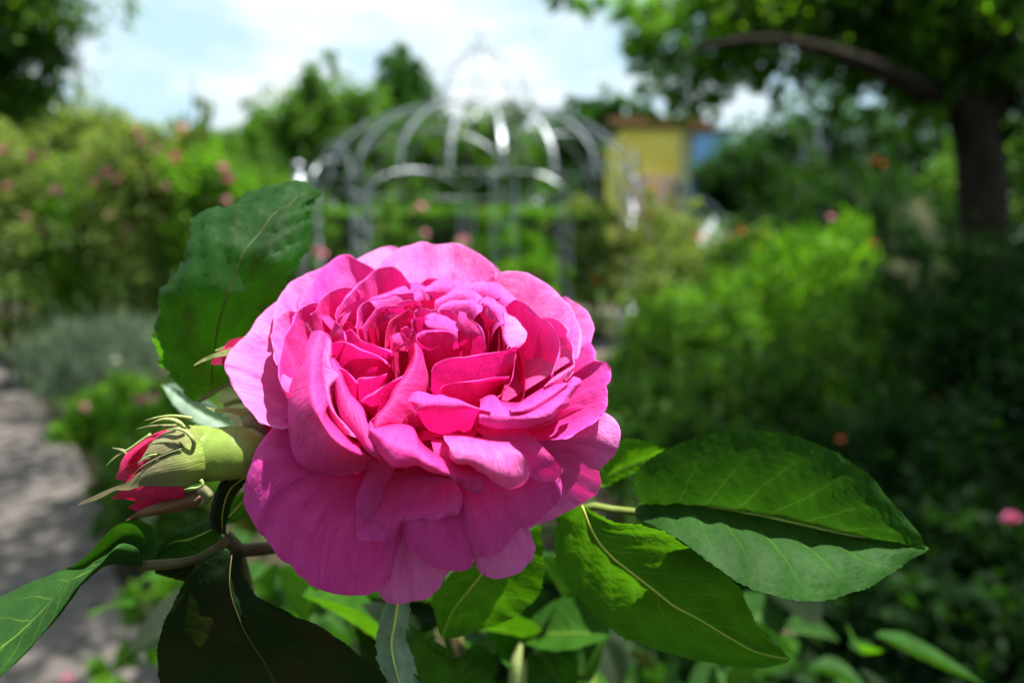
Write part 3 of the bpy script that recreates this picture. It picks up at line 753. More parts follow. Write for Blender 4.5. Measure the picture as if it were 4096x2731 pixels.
# unseen inner petals that close the cup below the visible rims
for k in range(9):
    a0 = k * 2.4
    rr = 9 + 1.55 * k
    th = np.linspace(a0 - 1.0, a0 + 1.0, 9)
    R = np.stack([rr * np.cos(th), rr * np.sin(th) + 1, -9.5 + 0.3 * k - 3.0 * np.abs(np.linspace(-1, 1, 9))**2.5], -1)
    t = np.linspace(0, 1, 14)[:, None]
    Fq = bez(0.07, 0.8, 1.02, 1.0, t)[..., None]
    G = np.concatenate([R[None, :, :2] * Fq, bez(-22, -23, R[None, :, 2] - 5, R[None, :, 2], t)[..., None]], -1)
    G = np.stack([hermite(g, np.linspace(0, 1, 9), np.linspace(0, 1, 24)) for g in G])
    sheet("petal", ruffle(from_fl(G), 90 + k, .3), DP, BLOOM)
# ------------------------------------------------------------------ leaves, buds and stems of the rose bush
def leaf_grid(rows, n=72, half=9, dome=1.2, teeth=26, tooth=0.55, pucker=0.5, nv=8.0, seed=0, amp=0.4):
    """rows = [left edge, midrib, right edge] as point arrays, base to tip"""
    Lr, Mr, Rr = [resample(r, n) for r in rows]
    s = np.linspace(0, 1, n)
    saw = (s * teeth + 0.5 * np.sin(s * 23 + seed)) % 1.0
    saw = saw * (0.75 + 0.5 * np.sin(s * 57 + seed * 2))
    env = np.clip(s * 12, 0, 1) * np.clip((1 - s) * 14, 0, 1)
    G, A = [], []
    for side, E in ((-1, Lr), (1, Rr)):
        d = E - Mr
        T = np.gradient(Mr, axis=0)
        N = np.cross(T, d) * -side
        N /= np.maximum(np.linalg.norm(N, axis=1, keepdims=True), 1e-12)
        u = d / np.maximum(np.linalg.norm(d, axis=1, keepdims=True), 1e-12)
        E2 = E + u * (tooth / 1000 * (saw - 0.35) * env)[:, None]
        cols = []
        al = np.linspace(0, 1, half)
        for a in al:
            sv = s - 0.33 * a**0.8
            pk = pucker * np.abs(np.cos(math.pi * nv * sv)) * math.sqrt(max(4 * a * (1 - a), 0)) * env
            dm = dome * 4 * a * (1 - a) * env
            cols.append(Mr + (E2 - Mr) * a + N * ((pk + dm) / 1000)[:, None])
        if side < 0:
            G += cols[::-1]; A += list(-al[::-1])
        else:
            G += cols[1:]; A += list(al[1:])
    G = np.stack(G)
    return ruffle(G, 200 + seed, amp, edge=False), np.array(A), s, Mr


_leafn = [0]


def leaf(Ls, Ms, Rs, mat, label=None, rib=0.32, ribmat=None, mode='d', **kw):
    _leafn[0] += 1
    rows = [pts(a, h, mode) for a, h in (Ls, Ms, Rs)]
    G, A, s, Mr = leaf_grid(rows, seed=_leafn[0], **kw)
    m, n = G.shape[:2]
    uv = np.stack([np.broadcast_to(s[None, :], (m, n)).ravel(), np.broadcast_to((A * .5 + .5)[:, None], (m, n)).ravel()], -1)
    o = mesh_obj("leaf", G.reshape(-1, 3), None, mat, BUSH, uv=uv, quads=grid_quads(m, n))
    if label: o['label'] = label
    if rib:
        mid = G[m // 2][::3]
        mid = mid + (ORG - mid) / np.linalg.norm(ORG - mid, axis=1, keepdims=True) * rib * .7 / 1000
        V, F = tube(mid, [rib / 1000, rib * .8 / 1000, rib * .25 / 1000], 6)
        mesh_obj("midrib", V, F, ribmat or M_RIB, o)
    return o


# right hand pair
leaf(("R 590,510 540,470 517,400 530,330 600,270 700,215 800,180 900,155 1020,145 1130,145 1280,170 1400,215 1520,280 1640,370 1730,480 1830,590 1893,692", [26, 18, 14, 11, 9, 10, 14]),
     ("R 590,507 700,492 830,500 1000,525 1130,548 1300,585 1500,630 1700,665 1893,695", [28, 26, 24, 22, 19, 17]),
     ("R 590,512 522,505 522,545 600,590 700,640 800,710 870,760 950,820 1050,880 1150,915 1280,940 1400,945 1500,920 1620,880 1720,820 1820,750 1903,708", [27, 20, 10, 4, 2, 3, 8, 15]),
     M_LEAF, "broad folded leaf right of the bloom, one half dark and one half pale in the sun", n=120, dome=1.6, pucker=1.1, tooth=.6, teeth=47, rib=0.36)
leaf(("R 265,497 180,530 145,600 140,700 160,790 230,910 320,1000 450,1110 580,1160 700,1200 850,1235 1000,1255 1130,1260 1235,1235", [8, 9, 12, 17, 21, 25, 26, 24]),
     ("R 270,500 330,640 400,730 500,810 600,890 700,965 800,1020 950,1110 1100,1190 1252,1215", [8, 11, 14, 18, 21, 23]),
     ("R 275,495 350,540 420,575 560,590 640,610 720,660 800,715 900,790 960,830 1020,900 1060,980 1100,1060 1150,1130 1220,1190 1253,1214", [8, 8, 9, 10, 13, 16, 20, 23]),
     M_LEAF_LIT, "long pointed bright green leaf below the broad folded leaf", n=110, dome=1.2, pucker=.8, tooth=.6, teeth=41, rib=0.26)
leaf(("R 340,400 380,250 440,188 520,185 600,205 664,240", 42), ("R 330,395 420,340 540,290 664,240", [46, 46]), ("R 345,405 400,385 470,350 540,320 620,270 664,241", 50), M_LEAF_LIT, n=48, dome=.8)
V, F = tube(pts("R 250,520 330,500 410,516 525,527 600,508", [36, 34, 32, 30, 28], 'd'), [0.0011, 0.001, 0.0009], 8)
mesh_obj("leaf_stalk", V, F, M_STEM_GREEN, BUSH)
V, F = tube(pts("R 100,400 200,470 268,498", [34, 33, 32], 'd'), [0.0011, 0.0009], 8)
mesh_obj("leaf_stalk", V, F, M_STEM_GREEN, BUSH)
# leaves below the bloom
leaf(("M 1200,330 1080,420 950,460 890,540 830,625 845,700 870,790 892,862", [14, 16, 22, 28]), ("M 1300,250 1130,475 1030,600 960,690 893,862", [20, 22, 25, 29]), ("M 1400,240 1500,150 1520,300 1532,450 1490,600 1370,710 1260,770 1100,820 1000,858 894,864", [22, 26, 32, 34, 30]),
     M_LEAF_LIT, "bright green leaf hanging under the bloom with shadows across it", n=64)
leaf(("M 560,560 530,650 500,720 480,830 480,930 500,1050 560,1150 600,1240", 10), ("M 620,560 610,650 590,760 575,900 600,1050 650,1240", [12, 9]), ("M 690,560 690,660 680,760 662,860 700,960 730,1060 750,1150 740,1250", 14),
     M_LEAF_PALE, "narrow pale grey green leaf hanging straight down under the bloom", n=60, pucker=.2)
leaf(("M 690,780 750,815 880,900 1000,985 1088,986", 26), ("M 680,800 740,850 870,950 970,1020 1086,990", [28, 26]), ("M 670,830 690,1000 760,1150 900,1200 1000,1100 1086,992", [24, 14, 12, 16, 25]), M_LEAF_LIT, n=48)
# lower left dark leaf and its twig
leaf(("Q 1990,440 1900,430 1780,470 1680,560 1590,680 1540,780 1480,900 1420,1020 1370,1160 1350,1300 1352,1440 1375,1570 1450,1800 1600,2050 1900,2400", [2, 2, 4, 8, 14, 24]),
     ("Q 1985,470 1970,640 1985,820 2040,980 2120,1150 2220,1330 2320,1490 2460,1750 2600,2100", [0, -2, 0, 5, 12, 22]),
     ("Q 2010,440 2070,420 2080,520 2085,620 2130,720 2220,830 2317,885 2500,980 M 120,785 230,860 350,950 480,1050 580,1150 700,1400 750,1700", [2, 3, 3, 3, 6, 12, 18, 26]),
     M_LEAF_SHADE, "large dark leaf in shade hanging at the lower left of the bloom", n=90, dome=1.0, teeth=44, tooth=.4, rib=0.14, ribmat=M_STEM)
leaf(("Q 1330,450 1420,330 1520,270 1650,210 1750,170 1850,155", 14), ("Q 1310,470 1500,355 1600,345 1720,300 1860,230", [16, 10]), ("Q 1320,500 1400,525 1560,520 1700,480 1800,420 1920,320", [14, 20]), M_LEAF, "small leaf lit along its upper side beside the twig", n=44, dome=.6, rib=.2)
leaf(("Q 1310,560 1450,520 1600,500 1750,480", 12), ("Q 1310,575 1450,590 1600,590 1750,560", 14), ("Q 1310,590 1400,640 1540,690 1700,680", 16), M_LEAF_SHADE, n=36, dome=.6, rib=0)
leaf(("N 2140,850 1950,920 1820,1000 1760,1100 1720,1280 1700,1450 1760,1580", [8, 4, 4, 6]), ("N 2130,870 1980,960 1880,1060 1820,1200 1790,1380 1800,1560", [10, 8, 8]), ("N 2120,890 2040,1000 1960,1100 1900,1230 1860,1380 1830,1500 1850,1600", [10, 12, 12]), M_LEAF_SHADE, "dark narrow leaf curling down behind the bud stalk", n=48, dome=1.4, rib=.2)
leaf(("N 2060,1060 1960,1140 1880,1300 1790,1400", 26), ("N 2090,1120 2000,1220 1900,1340 1800,1430", [28, 24]), ("N 2200,1100 2150,1250 2000,1400 1860,1460", 26), M_LEAF_LIT, n=36, dome=.5, rib=.2)
# leaf running out of the left edge
def leaf_rows(rows, mat, label=None, n=80, m=34, veins=True, parts=None):
    R = np.stack([resample(pts(a, h, 'd'), n) for a, h in rows])
    L = np.linspace(0, 1, len(R)); G = hermite(R, L, np.linspace(0, 1, m))
    G = ruffle(G, 333, .5, edge=False)
    u, v = np.meshgrid(np.linspace(0, 1, n), np.linspace(0, 1, m))
    o = mesh_obj("leaf", G.reshape(-1, 3), None, mat, BUSH, uv=np.stack([u.ravel(), v.ravel()], -1), quads=grid_quads(m, n))
    if label: o['label'] = label
    return o


leaf_rows([("Q 1220,515 1330,480 1345,360 1320,240 1220,180 1100,175 960,240 860,350 770,450 640,550 500,610 320,690 150,760 0,820 -300,960", [4, 8, 10, 10, 9, 10, 12, 14, 15]),
           ("Q 1215,520 1240,460 1220,380 1150,330 1060,330 950,400 860,480 760,570 640,640 500,690 380,770 200,880 0,1010 -300,1240", [6, 14, 16, 14, 10, 4, 0, -4]),
           ("Q 1210,530 1215,500 1180,450 1130,420 1050,430 960,480 880,530 800,590 700,640 600,690 520,770 380,930 200,1110 0,1290 -300,1560", [5, 8, 8, 6, 2, -4, -8, -12]),
           ("Q 1205,560 1190,470 1150,410 1080,384 1020,388 960,430 900,490 850,540 790,600 690,680 600,800 500,950 380,1110 200,1310 0,1480 -300,1760", [3, -2, -4, -6, -8, -10, -13, -16]),
           ("Q 1200,578 1100,570 1000,555 900,580 850,610 800,650 740,700 690,740 650,800 560,920 430,1080 300,1200 150,1370 20,1500 -300,1800", [3, -1, -4, -6, -8, -10, -13, -16])],
          M_LEAF, "curled green leaf running out at the lower left corner, sunlit on top")
V, F = tube(pts("Q 1200,565 1300,555 1420,548 1560,535 1700,500 1850,420 1960,340", [4, 4, 5, 6, 8, 10, 12], 'd'), [0.0011, 0.0011, 0.0010, 0.0012], 9)
mesh_obj("twig", V, F, M_STEM, BUSH)
V, F = tube(pts("Q 1930,310 1990,370 2060,430 2200,420 2400,400 2700,330", [14, 14, 16, 18, 22, 26], 'd'), [0.0016, 0.0016, 0.0014], 9)
mesh_obj("twig", V, F, M_STEM, BUSH)
V, F = tube(pts("Q 2020,400 2100,700 2250,1300 2500,2300 2700,4200", [18, 40, 70, 100, 160], 'd'), [0.0016, 0.0022, 0.004], 9)
mesh_obj("stem", V, F, M_STEM, BUSH)
# upper left leaf
leaf(("V 490,1455 430,1497 330,1460 220,1360 140,1220 110,1100 130,980 180,870 230,700 290,590 330,480 370,350 440,270 560,225 700,190 850,150 1000,125 1150,100 1215,100", [34, 32, 29, 25, 22, 20, 21, 26, 34, 42, 44, 44]),
     ("V 495,1445 515,1250 545,1060 570,950 640,740 720,540 860,350 1000,220 1130,130 1240,125", [34, 27, 20, 17, 16, 20, 27, 35, 40]),
     ("V 505,1440 560,1350 620,1200 760,1040 900,880 1000,750 1020,660 1080,600 1130,520 1165,420 1182,330 1162,230 1158,150 1242,130", [36, 36, 32, 28, 24, 26, 30, 34, 38, 40]),
     M_LEAF_BROWN, "big wrinkled bronze green leaf standing up behind the bloom on the left", n=100, dome=1.5, teeth=34, tooth=1.2, pucker=2.0, amp=1.7, rib=.14, ribmat=M_RIB_DARK)
V, F = tube(pts("V 640,1385 560,1420 470,1480 430,1497", [34, 32, 29, 27], 'd'), [0.0008, 0.0007], 8)
mesh_obj("leaf_stalk", V, F, M_STEM_GREEN, BUSH)
V, F = tube(pts("D 300,540 180,555 60,600", [30, 30, 32], 'd'), [0.0007, 0.0006], 8)
mesh_obj("leaf_stalk", V, F, M_STEM_GREEN, BUSH)
leaf(("P 378,880 405,882 440,900 475,918 500,935 535,965", 58), ("P 372,884 420,915 470,945 540,985", [60, 62]), ("P 376,890 400,930 440,965 480,982 530,1000", 56), M_LEAF_PALE, "pale grey green leaf behind the bud", n=40, rib=.2, pucker=.2)

# ---- the bud on the left
BUD = None
mm = 0.01745e-3
hip = pts("N 2320,560 2180,580 2050,605 1900,617 1650,640 1500,625 1380,640 1280,650", 5, 'd')
Vh, Fh = tube(resample(hip, 26), [150 * mm, 270 * mm, 318 * mm, 325 * mm, 318 * mm, 335 * mm, 345 * mm, 300 * mm], 28)
BUD = mesh_obj("bud", Vh, Fh, solid_mat("bud_hip_green", (0.15, 0.23, 0.03), (0.21, 0.30, 0.05), 260, 0.45, bump=.35, bump_dist=.0004), BUSH)
BUD['label'] = "half open red rose bud with green sepals on a thick green hip"
body = pts("N 1420,640 1300,650 1150,690 1000,730 850,790 720,840 620,880 570,905 550,915", 5, 'd')
Vb, Fb = tube(resample(body, 30), [300 * mm, 340 * mm, 352 * mm, 338 * mm, 300 * mm, 250 * mm, 190 * mm, 110 * mm, 20 * mm], 26)
tv = np.arctan2(Vb[:, 2] - Vb[:, 2].mean(), Vb[:, 1] - Vb[:, 1].mean())
mesh_obj("bud_petals", Vb, Fb, M_PETAL_BUD, BUD, uv=np.stack([tv / 6.28 + .5, np.repeat(np.linspace(0, 1, 30), 26)], -1))


def bit(rows, mat, name="sepal", n=16, m=18, amp=.25, parent=None):
    return patch(rows, 'd', mat, n, m, amp, parent or BUD, name)


bit([("N 1180,330 1000,440 850,560", [2, 0, -.5]), ("N 960,420 820,560 730,700", [1, -1, -1]), ("N 800,520 700,640 640,800", [1, -1, -1.5]), ("N 640,640 600,720 580,850", [2, 1, 0])], M_PETAL_BUD, "petal")
bit([("N 1300,900 1000,900 720,860", [-1, -1.5, -.5]), ("N 1350,1100 950,1100 600,1040", [0, -1.5, 0]), ("N 1250,1180 900,1190 740,1180 495,1158", [3, 1, 1, 1])], M_PETAL_BUD, "petal")
bit([("N 1300,1000 1000,1060", [2, 1]), ("N 1250,1200 1000,1250 760,1210", [5, 4, 3]), ("N 1000,1280 840,1320 670,1265", [6, 5, 4])], M_PETAL_BUD, "petal")
bit([("N 1640,420 1680,640 1660,830 1600,950", [2.6, 1.2, 1.2, 3.4]), ("N 1330,560 1350,760 1330,1010", [-2.4, -3.4, -1.5]), ("N 1130,640 1090,820 1100,1012", [-2.8, -3.6, -2]), ("N 930,740 900,880 950,1012", [-2.6, -3.2, -2]),
     ("N 770,880 740,950 760,1035", -2.6), ("N 690,955 660,1000 690,1058", -2.6), ("N 540,1010 540,1060", -3), ("N 400,1070 420,1120", -3.6), ("N 250,1140 270,1185", -4), ("N 150,1185 170,1215", -4.2), ("N 78,1236 84,1244", -4.4)], M_CALYX, m=44, n=20)
bit([("N 1640,330 1660,420 1620,600", [4, 2.4, 1.6]), ("N 1300,300 1300,420 1300,560", [1.5, -.5, -2.2]), ("N 1150,360 1100,500 1060,650", [1.2, -1.6, -2.4]), ("N 980,480 900,600 830,730", [0, -1.6, -2.2]), ("N 850,680 790,790 750,870", [-1.5, -2, -2.4]), ("N 742,870 738,890", -2.4)], M_CALYX, m=30, n=18)
bit([("N 1640,1000 1640,1130 1560,1250", [2, 1, 4]), ("N 1350,1090 1350,1180 1300,1310", [2, 0, 3]), ("N 1050,1190 1000,1270 900,1375", [2, 1, 3]), ("N 760,1330 730,1390", 2), ("N 650,1415 654,1422", 2)], solid_mat("sepal_brown", (0.13, 0.055, 0.025), (0.17, 0.10, 0.04), 400, .8, bump=.5, bump_dist=.0005), m=28)
bit([("N 1640,1020 1690,1100 1640,1180", 1), ("N 1560,1000 1640,1110 1580,1250", [0, -1, 2]), ("N 1480,1080 1540,1180 1480,1260", 0)], M_SEPAL, m=12)
for s_, d_, r_, mt in (("N 1450,560 1436,450 1380,385 1300,345 1180,340 1120,352", [-1, -3.0, -3.2, -3, -2.6, -2.2], 30, M_SEPAL_TIP), ("N 1340,545 1260,508 1110,492 990,510 905,530", [-1.5, -2.8, -3.2, -2.8, -2.4], 30, M_SEPAL),
                       ("N 1345,335 1280,262 1150,225 1040,240 930,284", [-.6, -1.6, -1.2, -.6, 0], 32, M_SEPAL_TIP), ("N 1250,300 1100,302 950,308 850,325 775,340", [0, 0, .5, 1, 1], 24, M_SEPAL),
                       ("N 1430,215 1320,195 1180,186 1050,200 868,242", [1, 2, 2, 2.4, 3], 24, M_SEPAL_TIP), ("N 950,400 850,470 700,575 540,668 410,785", 3, 22, M_SEPAL_TIP), ("N 680,640 610,590 550,575 495,560", 3, 30, M_SEPAL),
                       ("N 1535,935 1560,990 1500,1030 1420,1036 1335,1052", -2.6, 24, M_SEPAL_TIP), ("N 1020,636 930,655 860,695 785,738", [-3, -3.1, -3, -2.8], 15, M_SEPAL_TIP), ("N 1310,575 1150,630 950,720 820,800 745,870", -3.1, 15, M_SEPAL)):
    P_ = resample(pts(s_, d_, 'd'), 16)
    V, F = tube(P_, [r_ * mm * .85, r_ * mm * .8, r_ * mm * .55, r_ * mm * .08], 7)
    mesh_obj("sepal", V, F, mt, BUD)
# glandular bristles on the hip: too many to count
random.seed(4)
bits = []
ctr = resample(hip, 60)
for k in range(420):
    i = random.randrange(12, 56); c = ctr[i]; T = ctr[min(i + 1, 59)] - ctr[i - 1]; T /= np.linalg.norm(T)
    a = random.uniform(0, 6.283); e1 = np.cross(T, (0, 0, 1.0)); e1 /= np.linalg.norm(e1); e2 = np.cross(T, e1)
    o_ = e1 * math.cos(a) + e2 * math.sin(a)
    rr = np.interp(i / 59, np.linspace(0, 1, 8), [150, 270, 318, 325, 318, 335, 345, 300]) * mm
    p = c + o_ * rr * .99
    q = p + o_ * 0.0004
    e3 = np.cross(o_, T)
    V = [p + T * 5e-5, p - T * 3e-5 + e3 * 5e-5, p - T * 3e-5 - e3 * 5e-5, q]
    bits.append((V, [(0, 1, 3), (1, 2, 3), (2, 0, 3)]))
V, F = merge(bits)
mesh_obj("bristles", V, F, M_SEPAL_TIP, BUD)['kind'] = 'stuff'
# torn sepal of the bloom behind the bud
bit([("N 2260,200 2290,330 2300,470", [10, 8, 8]), ("N 2080,110 2130,230 2190,420", [10, 7, 7]), ("N 1990,180 2030,280 2100,400", [9, 7, 7])], M_SEPAL, parent=BLOOM)
bit([("N 2140,80 2130,230", 9), ("N 1980,100 1990,180", 8), ("N 1850,85 1870,150", 7), ("N 1720,95 1720,150", 6.5), ("N 1590,74 1600,84", 6)], M_SEPAL_TIP, parent=BLOOM)
V, F = tube(resample(from_fl(np.array([(0, 0, -32), (0, 2, -45), (-3, 8, -70), (-6, 20, -130)], float)), 14), [0.0026, 0.0022, 0.0024], 10)
mesh_obj("stem", V, F, M_STEM_GREEN, BUSH)
Vs = np.array([from_fl(np.array([[-6, 20, -130]], float))[0], (0.0, 0.26, 0.95), (0.02, 0.30, 0.5), (0.02, 0.32, -0.02)])
V, F = tube(resample(Vs, 14), [0.0024, 0.004, 0.007], 10)
mesh_obj("stem", V, F, M_STEM, BUSH)
# ---- second, redder bud behind the left petals
body2 = pts("V 760,1230 690,1215 620,1190 560,1180", 14, 'd')
V, F = tube(resample(body2, 14), [0.0022, 0.0035, 0.0026, 0.0003], 16)
BUD2 = mesh_obj("bud", V, F, M_PETAL_BUD, BUSH, uv=np.stack([np.tile(np.linspace(0, 1, 16), 14), np.repeat(np.linspace(0, 1, 14), 16)], -1))
BUD2['label'] = "small closed red bud half hidden behind the left petals"
bit([("V 760,1080 740,1130", 13), ("V 690,1085 680,1140", 12), ("V 610,1120 615,1150", 12), ("V 600,1140 602,1144", 12)], M_PETAL_BUD, "petal", parent=BUD2)
bit([("V 760,1200 700,1260", 12), ("V 640,1195 600,1265", 12), ("V 560,1210 515,1265", 12), ("V 510,1235 508,1262", 12)], M_PETAL_BUD, "petal", parent=BUD2)
bit([("V 700,1220 640,1260 620,1340", 12), ("V 620,1260 600,1320", 12)], M_PETAL_BUD, "petal", parent=BUD2)
bit([("V 720,1150 720,1180", 10), ("V 640,1155 640,1200", 9.5), ("V 540,1185 545,1215", 9), ("V 450,1225 455,1245", 9), ("V 388,1268 391,1272", 9)], M_SEPAL_TIP, parent=BUD2)
bit([("V 640,1130 640,1150", 13), ("V 580,1145 585,1165", 13), ("V 535,1168 540,1172", 13)], M_SEPAL_TIP, parent=BUD2)

# ---- leaves deeper in the bush: one leaf of each lit and shaded green, copied
def template_leaf(mat, bend, foldz):
    n, h = 22, 4
    s = np.linspace(0, 1, n); wd = 0.30 * np.sin(math.pi * s**0.8)**0.85 + 0.002
    saw = ((s * 16) % 1 - .4) * 0.02
    rows = []
    for a in np.linspace(-1, 1, 2 * h + 1):
        x = s; y = a * (wd + (saw if abs(a) == 1 else 0)); z = foldz * abs(a) * wd * 1.6 - bend * s * s + 0.012 * np.abs(np.cos(8 * math.pi * (s - .33 * abs(a)**.8))) * (1 - abs(a))
        rows.append(np.stack([x, y, z], -1))
    G = np.stack(rows); m = 2 * h + 1
    uv = np.stack([np.broadcast_to(s, (m, n)).ravel(), np.broadcast_to((np.linspace(-1, 1, m) * .5 + .5)[:, None], (m, n)).ravel()], -1)
    return mesh_obj("leaf", G.reshape(-1, 3), None, mat, None, uv=uv, quads=grid_quads(m, n))


from mathutils import Matrix, Euler
TEMPL = [template_leaf(M_LEAF_LIT, .12, .35), template_leaf(M_LEAF, .25, .5), template_leaf(M_LEAF_LIT, .3, .15), template_leaf(M_LEAF_SHADE, .15, .3), template_leaf(M_LEAF, -.1, .25)]


def place_leaf(k, p, size, rot):
    o = TEMPL[k].copy(); COL.objects.link(o)
    o.parent = BUSH
    o.location = Vector(p) - Vector(wloc(BUSH))
    o.rotation_euler = rot; o.scale = (size, size, size)
    return o


random.seed(11)
spots = []
for i in range(110):
    px, py = random.uniform(520, 1420), random.uniform(1270, 1680)
    Y = random.uniform(0.19, 0.50)
    spots.append((px, py, Y))
for i in range(46):
    spots.append((random.uniform(1250, 2050), random.uniform(1430, 1760), random.uniform(0.24, 0.6)))
for i in range(16):
    spots.append((random.uniform(300, 560), random.uniform(1120, 1560), random.uniform(0.28, 0.5)))
for px, py, Y in spots:
    p = pw(px, py, Y)
    place_leaf(random.choice((0, 0, 1, 1, 2, 3, 3, 4)), p, random.uniform(0.030, 0.052), (random.uniform(-.7, .7), random.uniform(-.2, 1.0), random.uniform(0, 6.28)))
for t_ in TEMPL:
    bpy.data.objects.remove(t_)
random.seed(5)
for i in range(9):
    a = pw(random.uniform(650, 1500), random.uniform(1380, 1560), random.uniform(.22, .45))
    b = np.array((0.02 + random.uniform(-.1, .12), 0.32 + random.uniform(-.05, .1), 0.3))
    V, F = tube(resample(np.array([a, a * .6 + b * .4 + np.array((.02, 0, .03)), b]), 10), [0.0012, 0.003], 7)
    mesh_obj("stem", V, F, random.choice((M_STEM, M_STEM_GREEN)), BUSH)
FILL = None
# pale closed buds low in the bush, right at the picture's foot
for px, py, Y, r in ((1190, 1530, .22, .0032), (1222, 1536, .23, .0036), (1250, 1520, .235, .003)):
    c = pw(px, py, Y)
    V, F = tube(resample(np.array([c + np.array((0, 0, -.014)), c, c + np.array((.001, .001, .009))]), 12), [0.001, r, r * .9, 0.0004], 12)
    mesh_obj("bud", V, F, M_SEPAL_TIP, BUSH)['label'] = "tiny pale green closed bud low in the bush"
# ------------------------------------------------------------------ the garden behind
def gp(px, py):
    r = ray(px * 1.7415, py * 1.7415)
    return ORG + r * (CAM_H / -r[2])


def foliage_mat(name, c0, c1, t0, t1, fac=0.42, rough=0.55, spec=0.13):
    def cols(n, l):
        a = n.new("ShaderNodeAttribute"); a.attribute_name = "tint"
        return mixc(n, l, a.outputs["Fac"], c0, c1), mixc(n, l, a.outputs["Fac"], t0, t1)
    return sheet_mat(name, cols, None, fac, rough, spec)


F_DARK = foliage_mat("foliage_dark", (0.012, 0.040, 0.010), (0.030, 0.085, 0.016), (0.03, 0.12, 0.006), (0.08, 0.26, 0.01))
F_DEEP = foliage_mat("foliage_deep_shade", (0.006, 0.020, 0.005), (0.016, 0.048, 0.010), (0.015, 0.06, 0.003), (0.04, 0.14, 0.006))  # dark foliage darkened again: deep shade put into the leaf colour
F_MID = foliage_mat("foliage_mid", (0.028, 0.080, 0.014), (0.070, 0.150, 0.022), (0.07, 0.22, 0.008), (0.20, 0.42, 0.02))
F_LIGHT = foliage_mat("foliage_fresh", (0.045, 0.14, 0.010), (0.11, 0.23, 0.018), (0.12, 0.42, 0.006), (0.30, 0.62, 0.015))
F_GARDEN = foliage_mat("foliage_garden", (0.035, 0.10, 0.012), (0.09, 0.19, 0.02), (0.10, 0.32, 0.006), (0.25, 0.52, 0.012))
F_GREY = foliage_mat("foliage_grey", (0.10, 0.15, 0.10), (0.20, 0.26, 0.18), (0.08, 0.16, 0.05), (0.16, 0.26, 0.10))
F_OLIVE = foliage_mat("foliage_olive", (0.07, 0.13, 0.03), (0.19, 0.25, 0.07), (0.18, 0.32, 0.02), (0.40, 0.50, 0.06))
F_CREAM = foliage_mat("plume_cream", (0.35, 0.36, 0.20), (0.60, 0.58, 0.38), (0.3, 0.3, 0.15), (0.45, 0.42, 0.25))
M_BARK = solid_mat("bark", (0.012, 0.010, 0.007), (0.030, 0.023, 0.017), 9, 0.9, bump=0.8, bump_dist=0.03, vscale=(1, 1, .25))
M_METAL = solid_mat("galvanised_steel", (0.22, 0.25, 0.28), (0.34, 0.37, 0.40), 14, 0.45, 0.7, bump=0.05)
RNG = np.random.default_rng(8)

PROTECT = [((0, .14, 1.2), .34), ((1.5, 4.2, .9), .55), ((2.0, 4.2, .95), .55), ((1.2, 4.0, .7), .4), ((-2.6, 5.6, 1.6), .9), ((-4, 5.8, 1.6), .8)]


def sun_clear(P):
    """true where a leaf would not shade the sunlit places"""
    s = np.array(SUN_DIR)
    ok = np.ones(len(P), bool)
    for c, r in PROTECT:
        d = P - np.array(c); k = d @ s
        ok &= ~((k > 0) & (np.linalg.norm(d - k[:, None] * s, axis=1) < r))
    return ok


def leafcloud(name, blobs, n, size, mat, parent, aspect=0.55, clump=0.16, per=34, up=0.5, spread=0.5, keep=None, kind='stuff', narrow_up=False):
    """leaf-sized faces gathered in clumps through ellipsoids (centre, radii)"""
    C = np.array([b[0] for b in blobs], float); Rr = np.array([b[1] for b in blobs], float)
    wgt = np.prod(Rr, 1)**(2 / 3.); wgt /= wgt.sum()
    nc = max(6, n // per)
    bi = RNG.choice(len(C), nc, p=wgt)
    d = RNG.normal(size=(nc, 3)); d /= np.linalg.norm(d, axis=1, keepdims=True)
    rad = RNG.uniform(0.15, 1.0, nc)**0.45
    rad = np.where(RNG.uniform(0, 1, nc) < .14, RNG.uniform(1.0, 1.45, nc), rad)
    cc = C[bi] + d * rad[:, None] * Rr[bi]
    ct = RNG.uniform(0, 1, nc)
    li = RNG.integers(0, nc, n)
    P = cc[li] + RNG.normal(size=(n, 3)) * clump * Rr[bi[li]]
    k = np.ones(n, bool)
    if keep is not None: k &= keep(P)
    k &= P[:, 2] > 0.02
    P = P[k]; li = li[k]; n = len(P)
    out = P - C[bi[li]]; out /= np.maximum(np.linalg.norm(out, axis=1, keepdims=True), 1e-6)
    if narrow_up:
        a = np.array((0, 0, 1.0)) + RNG.normal(size=(n, 3)) * 0.38
    else:
        a = out * spread + RNG.normal(size=(n, 3)) * 0.8 - np.array((0, 0, .25))
    a /= np.linalg.norm(a, axis=1, keepdims=True)
    nn = RNG.normal(size=(n, 3)) + np.array((0, 0, up * 2)) + out * .5
    b = np.cross(nn, a); b /= np.maximum(np.linalg.norm(b, axis=1, keepdims=True), 1e-6)
    nn = np.cross(a, b)
    sz = size * RNG.uniform(0.6, 1.3, n)[:, None]
    V = np.stack([P - a * sz * .5, P - b * sz * aspect * .5 + nn * sz * .08, P + a * sz * .5 - nn * sz * .1, P + b * sz * aspect * .5 + nn * sz * .08], 1).reshape(-1, 3)
    Q = np.arange(n * 4).reshape(n, 4)
    t = np.clip(0.65 * ct[li] + 0.45 * RNG.uniform(0, 1, n) - .05, 0, 1)
    o = mesh_obj(name, V, None, mat, parent, tint=np.repeat(t, 4), smooth=False, quads=Q)
    if kind: o['kind'] = kind
    return o


def B(px, py, r, Y, sy=1.0, sz=1.0):
    """blob at a picture place and distance, radius in picture pixels"""
    m = r / 1568.0 * Y
    return (pw(px, py, Y), (m, m * sy, m * sz))


